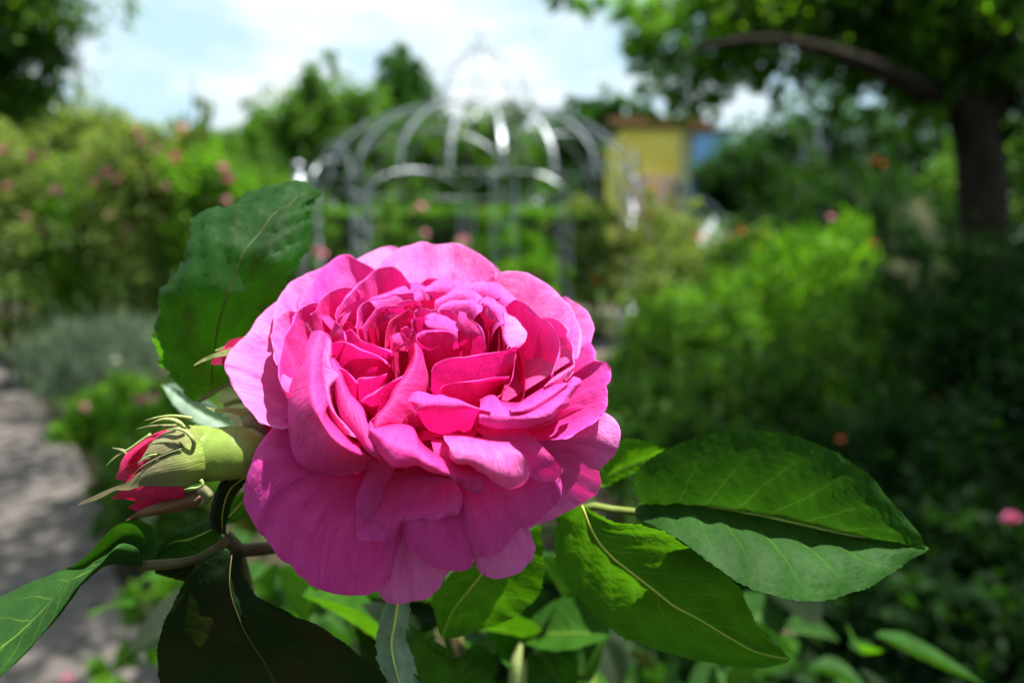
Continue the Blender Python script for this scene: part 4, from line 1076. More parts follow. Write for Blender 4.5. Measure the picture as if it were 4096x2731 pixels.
def blossom_mesh(name, mat):
    Vs, Fs = [], []
    for ring, (r, h, k, open_) in enumerate(((1.0, 0.0, 6, .25), (.75, .18, 5, .6), (.45, .3, 4, .9))):
        for i in range(k):
            a = 6.283 * (i + .5 * ring) / k
            da = 6.283 / k * .62
            c, s = math.cos, math.sin
            pts_ = [(0, 0, -.15), (r * .6 * c(a - da), r * .6 * s(a - da), h + open_ * .35 * r), (r * c(a - da * .4), r * s(a - da * .4), h + open_ * .6), (r * c(a + da * .4), r * s(a + da * .4), h + open_ * .6), (r * .6 * c(a + da), r * .6 * s(a + da), h + open_ * .35 * r), (r * .62 * c(a), r * .62 * s(a), h + open_ * .2)]
            Vs.append(np.array(pts_)); Fs.append([(0, 1, 5), (0, 5, 4), (1, 2, 5), (2, 3, 5), (3, 4, 5)])
    V, F = merge(list(zip(Vs, Fs)))
    o = mesh_obj(name, V, F, mat, None, uv=np.stack([V[:, 0] * .5 + .5, V[:, 1] * .5 + .5], -1))
    return o


M_BL_PINK = petal_mat("blossom_pale_pink", (0.80, 0.42, 0.52), (0.7, 0.2, 0.3), (0.8, 0.36, 0.44), .35)
M_BL_ROSE = petal_mat("blossom_rose_pink", (0.78, 0.22, 0.44), (0.7, 0.06, 0.22), (0.75, 0.18, 0.36), .35)
M_BL_RED = petal_mat("blossom_red", (0.55, 0.03, 0.05), (0.5, 0.01, 0.02), (0.5, 0.02, 0.03), .35)
M_BL_ORANGE = petal_mat("blossom_salmon", (0.75, 0.22, 0.12), (0.7, 0.10, 0.04), (0.75, 0.2, 0.1), .35)
M_BL_YELLOW = petal_mat("blossom_yellow", (0.75, 0.48, 0.04), (0.7, 0.4, 0.02), (0.7, 0.4, 0.03), .35)
M_BL_WHITE = petal_mat("blossom_white", (0.78, 0.76, 0.68), (0.5, 0.5, 0.4), (0.7, 0.7, 0.55), .35)
BLT = {k: blossom_mesh("blossom", m) for k, m in (('pink', M_BL_PINK), ('rose', M_BL_ROSE), ('red', M_BL_RED), ('orange', M_BL_ORANGE), ('yellow', M_BL_YELLOW), ('white', M_BL_WHITE))}


def blossom(parent, p, r, kind):
    o = BLT[kind].copy(); COL.objects.link(o); o.parent = parent
    o.location = Vector(p) - Vector(wloc(parent)); o.scale = (r, r, r)
    o.rotation_euler = (random.uniform(-1.1, .3), random.uniform(-.7, .7), random.uniform(0, 6.28))
    return o


def shrub(name, label, cat, group, blobs, n, size, mat, blooms=(), stems=3, rnd=0, kinds=('pink',), bsize=.04, **kw):
    """blobs in picture places; blooms as (px, py, Y, radius, colour)"""
    c = np.mean([b[0] for b in blobs], 0)
    root = empty(name, (c[0], c[1], 0), label, cat, group)
    leafcloud("foliage", blobs, n, size, mat, root, **kw)
    for i in range(stems):
        top = np.array(blobs[i % len(blobs)][0], float)
        foot = np.array((c[0] + random.uniform(-.15, .15), c[1] + random.uniform(-.1, .15), 0))
        mid = foot * .45 + top * .55 + np.array((random.uniform(-.1, .1), 0, .05))
        V, F = tube(resample(np.array([foot, mid, top]), 8), [.022, .014, .005], 6)
        mesh_obj("stem", V, F, M_BARK, root)
    for px, py, Y, r, k in blooms:
        blossom(root, pw(px, py, Y), r * .82, k)
    for i in range(rnd):
        b, rr = random.choice(list(blobs))
        d = Vector((random.gauss(0, 1), -abs(random.gauss(0, 1)), random.gauss(.2, 1))).normalized()
        blossom(root, np.array(b) + np.array(d) * np.array(rr) * random.uniform(.85, 1.12), bsize * random.uniform(.7, 1.2), random.choice(kinds))
    return root


def tree(label, group, foot, trunk, limbs, blobs, n, size, mat, name="tree", keep=None, **kw):
    """trunk and limbs as (points, radii); crown of leaves"""
    root = empty(name, foot, label, "tree", group)
    V, F = tube(resample(np.array(trunk[0]), 16), trunk[1], 12)
    mesh_obj("trunk", V, F, M_BARK, root)
    for p, r in limbs:
        V, F = tube(resample(np.array(p), 12), r, 8)
        mesh_obj("branch", V, F, M_BARK, root)
    leafcloud("crown", blobs, n, size, mat, root, keep=keep, **kw)
    return root


# ---- ground and paths
M_SOIL = solid_mat("soil", (0.020, 0.017, 0.010), (0.050, 0.042, 0.026), 3.0, 0.95, bump=.7, bump_dist=.02)
M_PATH = solid_mat("path_gravel_grey", (0.085, 0.074, 0.068), (0.14, 0.125, 0.115), 7.0, 0.9, bump=.5, bump_dist=.01)
M_LAWN = solid_mat("lawn", (0.03, 0.07, 0.014), (0.06, 0.12, 0.025), 4.0, 0.95, bump=.5, bump_dist=.02)
mesh_obj("ground", [(-300, -60, 0), (300, -60, 0), (300, 600, 0), (-300, 600, 0)], [(0, 1, 2, 3)], M_SOIL)['kind'] = 'structure'


def ribbon(name, right, width, mat, z):
    R = resample(np.array(right), 40); R[:, 2] = z
    T = np.gradient(R, axis=0); T /= np.linalg.norm(T, axis=1, keepdims=True)
    Lw = R + np.stack([-T[:, 1], T[:, 0], 0 * T[:, 0]], -1) * width
    o = mesh_obj(name, np.concatenate([R, Lw]), [(i, i + 1, 41 + i, 40 + i) for i in range(39)], mat)
    o['kind'] = 'structure'
    return o


edge = [gp(470, 1760), gp(405, 1600), gp(340, 1460), gp(262, 1320), gp(238, 1200), gp(200, 1080), gp(120, 960), gp(40, 862), gp(-80, 800)]
ribbon("path", edge, 1.75, M_PATH, 0.004)
GC = np.array((-0.46, 10.3, 0.0))
th = np.linspace(0, 2 * math.pi, 49)
ro, ri = 3.3, 2.5
V = [(GC[0] + r * math.cos(a), GC[1] + r * math.sin(a), .008) for r in (ri, ro) for a in th]
mesh_obj("path_round_the_gazebo", V, [(i, i + 1, 50 + i, 49 + i) for i in range(48)], M_PATH)['kind'] = 'structure'
ribbon("path_to_the_gazebo", [(1.9, 5.5, 0), (1.6, 6.6, 0), (1.25, 8, 0)], 1.0, M_PATH, .012)
V = [(-60, 15, .016), (60, 15, .016), (60, 70, .016), (-60, 70, .016)]
mesh_obj("lawn", V, [(0, 1, 2, 3)], M_LAWN)['kind'] = 'structure'

ee = np.array(sorted([(e[1], e[0]) for e in edge]))


def off_paths(P):
    xe = np.interp(P[:, 1], ee[:, 0], ee[:, 1])
    on_path = (P[:, 0] < xe + .06) & (P[:, 0] > xe - 2.3) & (P[:, 1] < 9)
    ring = np.hypot(P[:, 0] - GC[0], P[:, 1] - GC[1]); ring = (ring > 2.35) & (ring < 3.45)
    xs = np.interp(P[:, 1], [5.5, 6.6, 8], [1.9, 1.6, 1.25]); sp = (P[:, 0] < xs + .1) & (P[:, 0] > xs - 1.25) & (P[:, 1] > 5.3) & (P[:, 1] < 8.2)
    return ~(on_path | ring | sp)


gcb = [((x + RNG.uniform(-.3, .3), y + RNG.uniform(-.3, .3), .02), (.5, .5, RNG.uniform(.05, .16))) for x in np.arange(-8, 9, .7) for y in np.arange(.6, 14.5, .7)]
leafcloud("ground_cover", gcb, 42000, .075, F_MID, None, clump=.4, per=24, keep=off_paths)
# ---- gazebo of galvanised strips
GZ = empty("gazebo", GC, "open domed gazebo of thin galvanised metal ribs and arches", "gazebo")
GR = 2.35


def gcyl(r, a, z):
    return GC + np.array((r * math.sin(a), -r * math.cos(a), z))


def strip(path, wide, thick, side):
    """flat bar along a path; side gives the wide direction"""
    P = np.asarray(path, float); T = np.gradient(P, axis=0); T /= np.linalg.norm(T, axis=1, keepdims=True)
    S = side - T * np.sum(T * side, 1)[:, None]; S /= np.linalg.norm(S, axis=1, keepdims=True)
    N = np.cross(T, S)
    V = np.concatenate([P + S * wide * sx * .5 + N * thick * sy * .5 for sx, sy in ((-1, -1), (1, -1), (1, 1), (-1, 1))])
    n = len(P); F = []
    for i in range(n - 1):
        for k in range(4):
            a, b = k * n, ((k + 1) % 4) * n
            F.append((a + i, b + i, b + i + 1, a + i + 1))
    F += [(0, 3 * n, 2 * n, n), (n - 1, 2 * n - 1, 3 * n - 1, 4 * n - 1)]
    return V, F


off = math.radians(9)
for k in range(8):
    a = off + k * math.pi / 4
    tang = np.array((math.cos(a), math.sin(a), 0))
    bits = []
    for s in (-1, 1):
        q = gcyl(GR, a, 0) + tang * s * .13
        bits.append(strip([q, q + np.array((0, 0, 1.05)), q + np.array((0, 0, 1.98))], .027, .027, tang))
    for z in np.arange(.1, 1.7, .3):
        q = gcyl(GR, a, z)
        bits.append(strip([q - tang * .13, q + tang * .13 + np.array((0, 0, .3))], .016, .016, np.array((0, 0, 1.0))))
        bits.append(strip([q + tang * .13, q - tang * .13 + np.array((0, 0, .3))], .014, .014, np.array((0, 0, 1.0))))
    V, F = merge(bits)
    o = mesh_obj("post", V, F, M_METAL, GZ, smooth=False)
    b = a + math.pi / 4
    arc = []
    for t in np.linspace(0, 1, 17):
        p = gcyl(GR, a, 1.97) * (1 - t) + gcyl(GR, b, 1.97) * t
        arc.append(p + np.array((0, 0, 0.52 * math.sqrt(max(0, 1 - (2 * t - 1)**2)))) + (p - GC) * np.array((.04, .04, 0)))
    V, F = strip(arc, .024, .010, np.array((0, 0, 1.0)) + (gcyl(1, a + math.pi / 8, 0) - GC))
    mesh_obj("arch", V, F, M_METAL, GZ, smooth=False)
    prof = [(.64, 3.12), (.74, 3.30), (.72, 3.46), (.56, 3.68), (.32, 3.85), (.12, 3.98), (.03, 4.08)]
    V, F = strip(resample(np.array([gcyl(r, a, z) for r, z in prof]), 22), .018, .010, tang)
    mesh_obj("lantern_rib", V, F, M_METAL, GZ, smooth=False)
for k in range(24):
    a = off + k * math.pi / 12
    tang = np.array((math.cos(a), math.sin(a), 0))
    prof = [(2.35, 2.02), (2.30, 2.28), (2.13, 2.51), (1.74, 2.79), (1.21, 3.01), (.64, 3.12)]
    V, F = strip(resample(np.array([gcyl(r, a, z) for r, z in prof]), 20), .045, .012, tang)
    mesh_obj("rib", V, F, M_METAL, GZ, smooth=False)
for r, z, w in ((2.36, 2.02, .014), (.64, 3.125, .03), (.74, 3.34, .014)):
    P = np.array([gcyl(r, a, z) for a in np.linspace(0, 6.2832, 49)])
    V, F = tube(P, [w * .5], 6, cap=False)
    mesh_obj("ring", V, F, M_METAL, GZ)
V, F = tube([GC + np.array((0, 0, z)) for z in (4.0, 4.07, 4.12, 4.17, 4.22, 4.36)], [.012, .03, .012, .034, .012, .004], 10)
mesh_obj("finial", V, F, M_METAL, GZ)

# ---- a second, smaller metal trellis arch at the right and a lone post at the left
TA = empty("trellis_arch", pw(1578, 520, 8.2) * np.array((1, 1, 0)), "narrow metal trellis arch in front of the yellow house", "trellis")
pA, pB = pw(1578, 300, 8.2), pw(1690, 520, 8.2)
for dx in (-.045, .045):
    V, F = tube([np.array((pA[0] + dx, 8.2, 0)), np.array((pA[0] + dx, 8.2, 1.2)), np.array((pA[0] + dx, 8.2, pA[2]))], [.02], 6)
    mesh_obj("upright", V, F, M_METAL, TA)
for k in range(12):
    z = .2 + k * .2
    V, F = tube([np.array((pA[0] - .045, 8.2, z)), np.array((pA[0] + .045, 8.2, z + .1))], [.009], 5)
    mesh_obj("rung", V, F, M_METAL, TA)
V, F = tube(resample(np.array([np.array((pA[0], 8.25, 1.75)), np.array((pA[0] + .25, 8.25, 1.72)), np.array((pA[0] + .5, 8.25, 1.45)), np.array((pB[0], 8.25, .9)), np.array((pB[0], 8.25, 0))]), 18), [.022], 6)
mesh_obj("hoop", V, F, M_METAL, TA)
q = pw(686, 388, 9.0)
LP = empty("metal_post", q * np.array((1, 1, 0)), "short bright metal post standing left of the gazebo", "post")
V, F = tube([q * np.array((1, 1, 0)), q * np.array((1, 1, .5)), q], [.06], 10)
mesh_obj("upright", V, F, M_METAL, LP)
V, F = tube([q, q + np.array((0, 0, .05)), q + np.array((0, 0, .1))], [.075, .08, .01], 10)
mesh_obj("cap", V, F, M_METAL, LP)

# ---- yellow house and what stands by it
HY = 17.0
hl, hr = pw(1428, 400, HY), pw(1612, 400, HY)
ht, hb = pw(1500, 296, HY)[2], pw(1500, 405, HY)[2]
HS = empty("house", ((hl[0] + hr[0]) / 2, HY + 1.5, 0), "small yellow house with a brown roof behind the gazebo", "house")
M_YEL = solid_mat("yellow_render", (0.78, 0.62, 0.10), (0.85, 0.71, 0.17), 3, .9, bump=.2)
M_ROOF = solid_mat("brown_roof", (0.13, 0.075, 0.035), (0.20, 0.12, 0.06), 10, .9, bump=.6, bump_dist=.03)
M_PINKW = solid_mat("pinkish_plinth", (0.46, 0.30, 0.24), (0.56, 0.38, 0.30), 4, .9)
M_BLUE = solid_mat("blue_paint", (0.16, 0.36, 0.74), (0.22, 0.44, 0.82), 3, .5)
M_GLASS = solid_mat("window_dark", (0.03, 0.04, 0.05), (0.05, 0.06, 0.07), 2, .1, bump=0)
M_WHITE = solid_mat("white_paint", (0.72, 0.72, 0.70), (0.8, 0.8, 0.78), 3, .6, bump=.1)
cx = (hl[0] + hr[0]) / 2
wd = hr[0] - hl[0]
V, F = box((cx, HY + 1.5, ht / 2), (wd, 3, ht)); mesh_obj("wall", V, F, M_YEL, HS, smooth=False)
V, F = box((cx - wd * .1, HY - .06, hb / 2), (wd * .55, .14, hb)); mesh_obj("plinth", V, F, M_PINKW, HS, smooth=False)
bits = []
for j in range(9):                                 # courses of the roof, stepping back
    bits.append(box((cx, HY + .0 + j * .2, ht + .06 + j * .055), (wd + .5 - j * .02, .34, .07)))
V, F = merge(bits); mesh_obj("roof", V, F, M_ROOF, HS, smooth=False)['kind'] = 'stuff'
bl = pw(1642, 330, 16.5)
BB = empty("blue_shed", bl * np.array((1, 1, 0)), "small blue shed right of the yellow house", "shed")
V, F = box((bl[0], 17.1, bl[2] - .7), (.8, 1.0, 1.95)); mesh_obj("wall", V, F, M_BLUE, BB, smooth=False)
V, F = box((bl[0] + .05, 17.1, bl[2] + .31), (1.1, 1.2, .08)); mesh_obj("roof", V, F, M_ROOF, BB, smooth=False)
rw = pw(1850, 400, 15)
RW = empty("stone_wall", (rw[0], 15.2, 0), "brownish stone wall half hidden by shrubs at the right", "wall")
random.seed(3)
M_STONE = solid_mat("stone", (0.20, 0.14, 0.10), (0.36, 0.27, 0.21), 5, .95, bump=.5)
st = []
for row in range(8):
    x = rw[0] - 1.6
    while x < rw[0] + 1.6:
        w_ = random.uniform(.25, .5)
        V, F = box((x + w_ / 2, 15.2 + random.uniform(-.02, .02), row * .36 + .18), (w_ - .03, .35, .33))
        mesh_obj("stone", V, F, M_STONE, RW, smooth=False); x += w_

# ---- hedge behind the gazebo
hx0, hx1 = pw(560, 480, 14)[0], pw(1360, 480, 14)[0]
hz = pw(900, 478, 14)[2]
HG = empty("hedge", ((hx0 + hx1) / 2, 14.5, 0), "long clipped hedge with a flat bright top behind the gazebo", "hedge")
hb_ = [((x, 14.6, z), (.45, .5, .32)) for x in np.arange(hx0, hx1, .5) for z in np.arange(.3, hz - .15, .45)]
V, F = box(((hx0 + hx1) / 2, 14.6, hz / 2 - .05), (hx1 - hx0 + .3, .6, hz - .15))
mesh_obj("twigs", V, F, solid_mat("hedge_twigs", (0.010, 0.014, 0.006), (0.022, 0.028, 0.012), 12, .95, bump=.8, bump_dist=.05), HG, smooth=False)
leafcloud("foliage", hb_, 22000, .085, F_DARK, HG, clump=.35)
leafcloud("foliage", [((x, 14.6, hz - .06), (.35, .55, .07)) for x in np.arange(hx0, hx1, .35)], 7000, .07, F_LIGHT, HG, clump=.35)  # sunlit top put into the colour of these leaves

# ---- far wood closing the view
wb = []
random.seed(77)
for i in range(150):
    px = random.uniform(-2600, 4900)
    wb.append(B(px, random.uniform(430, 520), random.uniform(70, 120), random.uniform(34, 46)))
leafcloud("woodland", wb, 60000, .62, F_MID, None, clump=.3, per=20)
# ---- trees
random.seed(21)


def ring_tree(label, group, trunk_px, Y, blobs, n, size, mat, r=.16, **kw):
    foot = pw(trunk_px, 560, Y) * np.array((1, 1, 0))
    top = np.mean([b[0] for b in blobs], 0)
    limbs = [([foot * .4 + np.array((top[0], top[1], top[2])) * .6, np.array(b[0])], [r * .5, r * .12]) for b in blobs[:6]]
    return tree(label, group, foot, ([foot, foot * .5 + top * .5, top], [r, r * .7, r * .3]), limbs, blobs, n, size, mat, **kw)


FAR = "trees beyond the hedge"
ring_tree("broad green tree with a thin tip left of the gazebo", FAR, 735, 20, [B(745, 205, 55, 20), B(705, 255, 70, 20), B(650, 300, 70, 20), B(790, 260, 70, 20), B(600, 335, 60, 20), B(720, 330, 100, 20), B(825, 320, 80, 20), B(745, 160, 22, 20, 1, 1.7), B(640, 390, 90, 20), B(830, 400, 90, 20)], 17000, .20, F_MID, r=.3)
ring_tree("tall narrow tree right behind the gazebo dome's left side", FAR, 920, 23, [B(915, 140, 34, 23), B(905, 175, 48, 23), B(940, 190, 45, 23), B(920, 235, 62, 23), B(960, 270, 60, 23), B(930, 330, 90, 23)], 9000, .22, F_DARK, r=.3)
ring_tree("low rounded tree seen through the gazebo ribs", FAR, 1080, 21, [B(1000, 330, 70, 21), B(1090, 340, 70, 21), B(1170, 330, 70, 21), B(1050, 400, 80, 21), B(1180, 400, 80, 21), B(1150, 265, 32, 21), B(1195, 250, 26, 21)], 9000, .2, F_MID, r=.2)
ring_tree("distant dark tree between the gazebo and the yellow house", FAR, 1400, 26, [B(1330, 255, 32, 26), B(1395, 250, 42, 26), B(1440, 275, 50, 26), B(1360, 310, 60, 26), B(1290, 320, 60, 26), B(1320, 390, 90, 26)], 8000, .24, F_DARK, r=.25)
ring_tree("spreading tree behind the pink rose shrubs at the left", FAR, 520, 18, [B(430, 335, 50, 18), B(500, 345, 50, 18), B(370, 340, 40, 18), B(560, 350, 50, 18), B(470, 400, 80, 18), B(580, 420, 80, 18)], 7000, .18, F_MID, r=.2)
ring_tree("grey green tree at the left edge behind the rose shrubs", "trees along the left side", 130, 10, [B(90, 290, 80, 10), B(190, 275, 70, 10), B(20, 320, 100, 10), B(235, 320, 50, 10), B(130, 350, 100, 10), B(-60, 330, 120, 10)], 9000, .10, F_OLIVE, r=.12)

# left overhanging tree; unseen leaf clumps added above the path to dapple it
s_ = np.array(SUN_DIR)
over = []
for px, py in ((60, 905), (140, 940), (20, 1000), (130, 1030), (60, 1090), (215, 1330), (120, 1360), (230, 1420), (60, 1470), (180, 1500), (20, 1250), (300, 1500), (90, 930), (40, 1150), (160, 1200), (100, 1420), (200, 1260), (260, 1440), (110, 1100), (-60, 960), (-100, 1100), (-150, 1300)):
    g = gp(px, py); z = random.uniform(3.3, 4.6)
    over.append((g + s_ * (z / s_[2]), (.34, .34, .12)))


def off_frame(P):
    c = P - ORG
    x, y, z = c @ CX, c @ CY, -(c @ CZ)
    inside = (z > 0.05) & (np.abs(x / z) < .80) & (np.abs(y / z) < .53)
    return ~inside


LT = tree("dark overhanging tree filling the upper left corner", "trees along the left side", (-6.2, 6.2, 0),
          ([(-6.2, 6.2, 0), (-6.0, 6.2, 2.0), (-5.6, 6.1, 4.2), (-5.2, 6.0, 6)], [.26, .2, .14, .06]),
          [([(-5.9, 6.2, 2.4), (-5, 6.1, 3.2), (-4.0, 6, 3.4)], [.1, .06, .02]), ([(-5.7, 6.1, 3.6), (-4, 5.4, 4.4), (-2.2, 4.6, 4.6)], [.1, .06, .02]), ([(-5.7, 6.1, 3.8), (-4.4, 4.4, 4.6), (-2.6, 3.4, 4.5)], [.1, .05, .02])],
          [B(-60, 30, 150, 6.5), B(40, 40, 110, 6.5), B(60, 150, 80, 6.5), B(-60, 220, 130, 6.5), B(125, 95, 50, 6.5), B(30, -100, 170, 6.5), B(20, 240, 70, 6.5)], 8500, .10, F_MID, clump=.15)
leafcloud("dapple_leaves", over, 3600, .09, F_DARK, LT, clump=.5, per=60, keep=off_frame)

# right hand big tree
TY = 8.0
tf = pw(2255, 620, TY) * np.array((1, 1, 0))
tq = lambda x, y, Y=TY: pw(x, y, Y)
RT = tree("big dark tree with an arching branch at the right", "trees along the right side", tf,
          ([tf, tq(2262, 560), tq(2255, 420), tq(2240, 300), tq(2200, 210), tq(2150, 130), tq(2140, 20), tq(2150, -150)], [.27, .25, .235, .25, .22, .18, .15, .1]),
          [([tq(2210, 235), tq(2080, 185, 7.5), tq(1940, 130, 7.1), tq(1800, 95, 6.9), tq(1680, 95, 6.8), tq(1560, 130, 6.8)], [.15, .11, .085, .065, .045, .02]), ([tq(2240, 300), tq(2300, 200), tq(2360, 110), tq(2450, 0)], [.2, .16, .13, .1]),
           ([tq(1850, 100), tq(1760, 40), tq(1650, 0)], [.08, .05, .02]), ([tq(1980, 130), tq(1900, 10), tq(1850, -100)], [.09, .06, .03]), ([tq(1750, 90), tq(1640, 150), tq(1560, 190)], [.05, .03, .01]),
           ([tq(2200, 200), (5.0, 6.2, 4.6), (3.9, 4.6, 4.7), (2.9, 3.3, 4.5), (2.0, 2.6, 4.2)], [.15, .11, .08, .05, .02]), ([(4.6, 5.6, 4.6), (4.6, 4.2, 4.9), (3.9, 2.4, 4.6), (3.2, 2.2, 4.3)], [.09, .06, .04, .02])],
          [B(1480, 30, 65, TY), B(1470, 130, 40, TY), B(1540, 90, 85, TY), B(1560, 180, 60, TY), B(1640, 40, 110, TY), B(1640, 180, 60, TY), B(1740, 130, 60, TY), B(1760, 20, 120, TY), B(1900, 40, 120, TY), B(1880, 140, 60, TY), B(1960, 180, 50, TY), B(2060, 60, 120, TY), B(2220, 40, 140, TY), B(2340, 120, 110, TY), B(2100, 190, 70, TY), B(1290, -10, 35, TY), B(1360, 0, 45, TY),
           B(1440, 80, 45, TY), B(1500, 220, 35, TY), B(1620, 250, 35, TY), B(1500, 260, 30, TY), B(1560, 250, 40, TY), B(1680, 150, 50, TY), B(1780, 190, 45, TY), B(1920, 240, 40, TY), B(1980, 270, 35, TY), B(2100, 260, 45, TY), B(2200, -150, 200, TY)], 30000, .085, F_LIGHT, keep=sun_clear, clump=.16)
leafcloud("crown", [B(1800, -40, 130, TY), B(1950, 0, 130, TY), B(2100, 30, 140, TY), B(2240, 60, 140, TY), B(2350, 120, 120, TY), B(2340, 270, 70, TY), B(2150, 120, 110, TY), B(2020, -60, 140, TY), B(1680, -30, 110, TY)], 24000, .085, F_DEEP, RT, keep=sun_clear, clump=.16)  # upper right of the crown, its shade painted in as darker leaves
# outer boughs added out of view, placed to shade the planting at the right
leafcloud("crown", [((x, y, z), (.9, .9, .5)) for x, y, z in ((1.9, 3.0, 4.2), (2.8, 3.2, 4.4), (3.6, 4.2, 4.6), (2.4, 2.2, 4.0), (3.2, 2.4, 4.3), (4.4, 3.2, 4.6), (4.2, 5.2, 5.0), (1.5, 2.0, 4.1), (3.9, 2, 4.5), (2.9, 4.3, 4.8), (5, 4.4, 4.9))],
          14500, .11, F_DARK, RT, keep=lambda P: sun_clear(P) & off_frame(P), clump=.3)
ring_tree("slim dark trunked tree behind the stone wall", "trees along the right side", 1925, 14, [B(1900, 260, 70, 14), B(1990, 320, 70, 14), B(2080, 300, 80, 14), B(1800, 320, 60, 14), B(2150, 380, 90, 14), B(1740, 330, 50, 14), B(2300, 350, 130, 14), B(1700, 400, 90, 14), B(1850, 400, 90, 14), B(2000, 420, 100, 14), B(2120, 250, 60, 14)], 17000, .13, F_DARK, r=.2)
ring_tree("dark bushy tree at the right edge", "trees along the right side", 2330, 11, [B(2290, 420, 110, 11), B(2380, 360, 120, 11), B(2200, 470, 90, 11), B(2330, 540, 120, 11)], 8000, .11, F_MID, r=.2)

# ---- shrubs and flowers
LS = "pink rose shrubs along the path"
lab = ["rose shrub at the far left edge with pale pink blossoms", "tall rose shrub second from the left edge", "rose shrub in the middle of the left row", "rose shrub with two bright pink blossoms at the right end of the left row", "rose shrub just left of the big standing leaf"]
sb = [[(10, 410, 100), (70, 420, 80), (30, 540, 110), (60, 660, 100), (-60, 500, 120)], [(150, 430, 70), (190, 490, 80), (150, 580, 90), (180, 690, 80), (120, 375, 30)], [(270, 345, 70), (290, 420, 90), (280, 540, 90), (290, 660, 80), (330, 330, 40)],
      [(400, 380, 80), (420, 450, 70), (430, 560, 60), (400, 690, 60), (440, 330, 30)], [(480, 400, 70), (500, 470, 70), (480, 560, 70), (480, 660, 60), (540, 420, 40)]]
bo = [[(75, 360, 5.0, .05, 'rose'), (20, 430, 5, .04, 'pink'), (60, 500, 5, .04, 'pink')], [(130, 435, 5, .05, 'pink'), (215, 420, 5, .05, 'pink')], [(330, 325, 5.2, .05, 'pink'), (270, 415, 5, .05, 'pink'), (245, 400, 5, .05, 'rose')],
      [(402, 363, 5, .045, 'rose'), (380, 430, 5, .04, 'pink')], [(512, 385, 5, .04, 'rose'), (528, 412, 5, .05, 'rose'), (520, 460, 5, .04, 'pink')]]
for i in range(5):
    shrub("rose_shrub", lab[i], "rose shrub", LS, [B(x, y, r, 5.6 + .15 * (i % 2)) for x, y, r in sb[i]], 5200, .06, F_OLIVE if i % 3 != 1 else F_LIGHT, bo[i], 5, rnd=11, kinds=('pink', 'pink', 'white', 'pink'), bsize=.032, clump=.2)
V_ = [B(470, 235, 16, 5.6, 1, 2.2), B(445, 172, 8, 5.6), B(480, 270, 14, 5.6)]
shrub("rose_shrub", "thin tall shoot rising above the left rose shrubs", "rose shrub", LS, V_, 160, .05, F_OLIVE, stems=3)
LV = "low plants beside the path"
shrub("lavender", "grey green lavender clump at the end of the path", "lavender", LV, [B(110, 830, 60, 4.6), B(190, 800, 70, 4.6), B(270, 790, 70, 4.6), B(340, 790, 60, 4.6), B(180, 870, 60, 4.4), B(280, 860, 60, 4.4)], 9000, .055, F_GREY, stems=0, aspect=.18, narrow_up=True, clump=.25)
shrub("low_plant", "low leafy plant with two pink blossoms beside the path", "plant", LV, [B(200, 960, 60, 3.0), B(290, 960, 80, 3.0), B(380, 1000, 80, 3.0), B(160, 1010, 45, 3.0), B(420, 920, 70, 3.1)], 2600, .05, F_LIGHT, [(325, 925, 2.9, .042, 'rose'), (356, 915, 2.95, .034, 'pink'), (190, 935, 2.9, .03, 'pink'), (265, 830, 3.2, .03, 'white')], 2, clump=.22)
shrub("low_plant", "darker leafy plant below the bud", "plant", LV, [B(330, 1070, 80, 2.5), B(250, 1080, 60, 2.5), B(430, 1110, 90, 2.5), B(300, 1170, 60, 2.4), B(420, 1200, 80, 2.4)], 2400, .05, F_MID, [(215, 1110, 2.4, .02, 'pink')], 2, clump=.22)
shrub("low_plant", "bright green seedlings at the foot of the picture beside the path", "plant", LV, [B(330, 1400, 45, 1.7), B(320, 1500, 50, 1.6), B(420, 1330, 60, 1.8), B(240, 1550, 40, 1.5), B(430, 1450, 70, 1.7)], 700, .04, F_LIGHT, [(155, 1562, 1.75, .022, 'rose')], 1, clump=.25)
GS = "climbing roses round the gazebo"
shrub("climbing_rose", "climbing rose on the left posts of the gazebo", "rose shrub", GS, [B(880, 500, 40, 9.2), B(900, 560, 50, 9.2), B(860, 590, 50, 9.0), B(950, 560, 40, 9.4), B(930, 490, 25, 9.4)], 2400, .075, F_MID, [(968, 474, 9, .07, 'pink'), (730, 580, 8.5, .09, 'pink')], 4, rnd=4, bsize=.05)
shrub("climbing_rose", "upright leafy rose in front of the gazebo's middle", "rose shrub", GS, [B(1130, 520, 40, 8.4), B(1160, 570, 60, 8.2), B(1220, 590, 60, 8.2), B(1200, 640, 70, 8.0), B(1100, 580, 50, 8.4), B(1260, 650, 40, 8)], 3600, .075, F_LIGHT, [(1065, 553, 8, .09, 'pink'), (1250, 520, 8.4, .04, 'rose')], 4, rnd=3, bsize=.045)
shrub("climbing_rose", "climbing rose winding up the gazebo's right front post", "rose shrub", GS, [B(1395, 500, 35, 8.4), B(1370, 560, 45, 8.3), B(1410, 640, 45, 8.2), B(1360, 660, 40, 8.3), B(1330, 480, 35, 8.8), B(1450, 560, 35, 8.4)], 3200, .07, F_OLIVE, [(1350, 560, 8.2, .05, 'orange'), (1420, 520, 8.2, .04, 'orange')], 4, rnd=9, kinds=('orange', 'pink'), bsize=.04)
RS = "flowering shrubs right of the gazebo"
shrub("rose_shrub", "rose shrub with salmon buds under the yellow house", "rose shrub", RS, [B(1500, 560, 60, 6.4), B(1560, 540, 60, 6.4), B(1520, 640, 80, 6.2), B(1620, 620, 70, 6.2), B(1500, 480, 40, 6.6), B(1480, 720, 60, 6.0)], 5200, .06, F_OLIVE, [(1680, 545, 6, .045, 'orange'), (1610, 545, 6, .04, 'orange'), (1565, 655, 6, .045, 'white'), (1500, 430, 6.4, .05, 'yellow')], 4, rnd=6, kinds=('orange', 'red', 'pink'), bsize=.026)
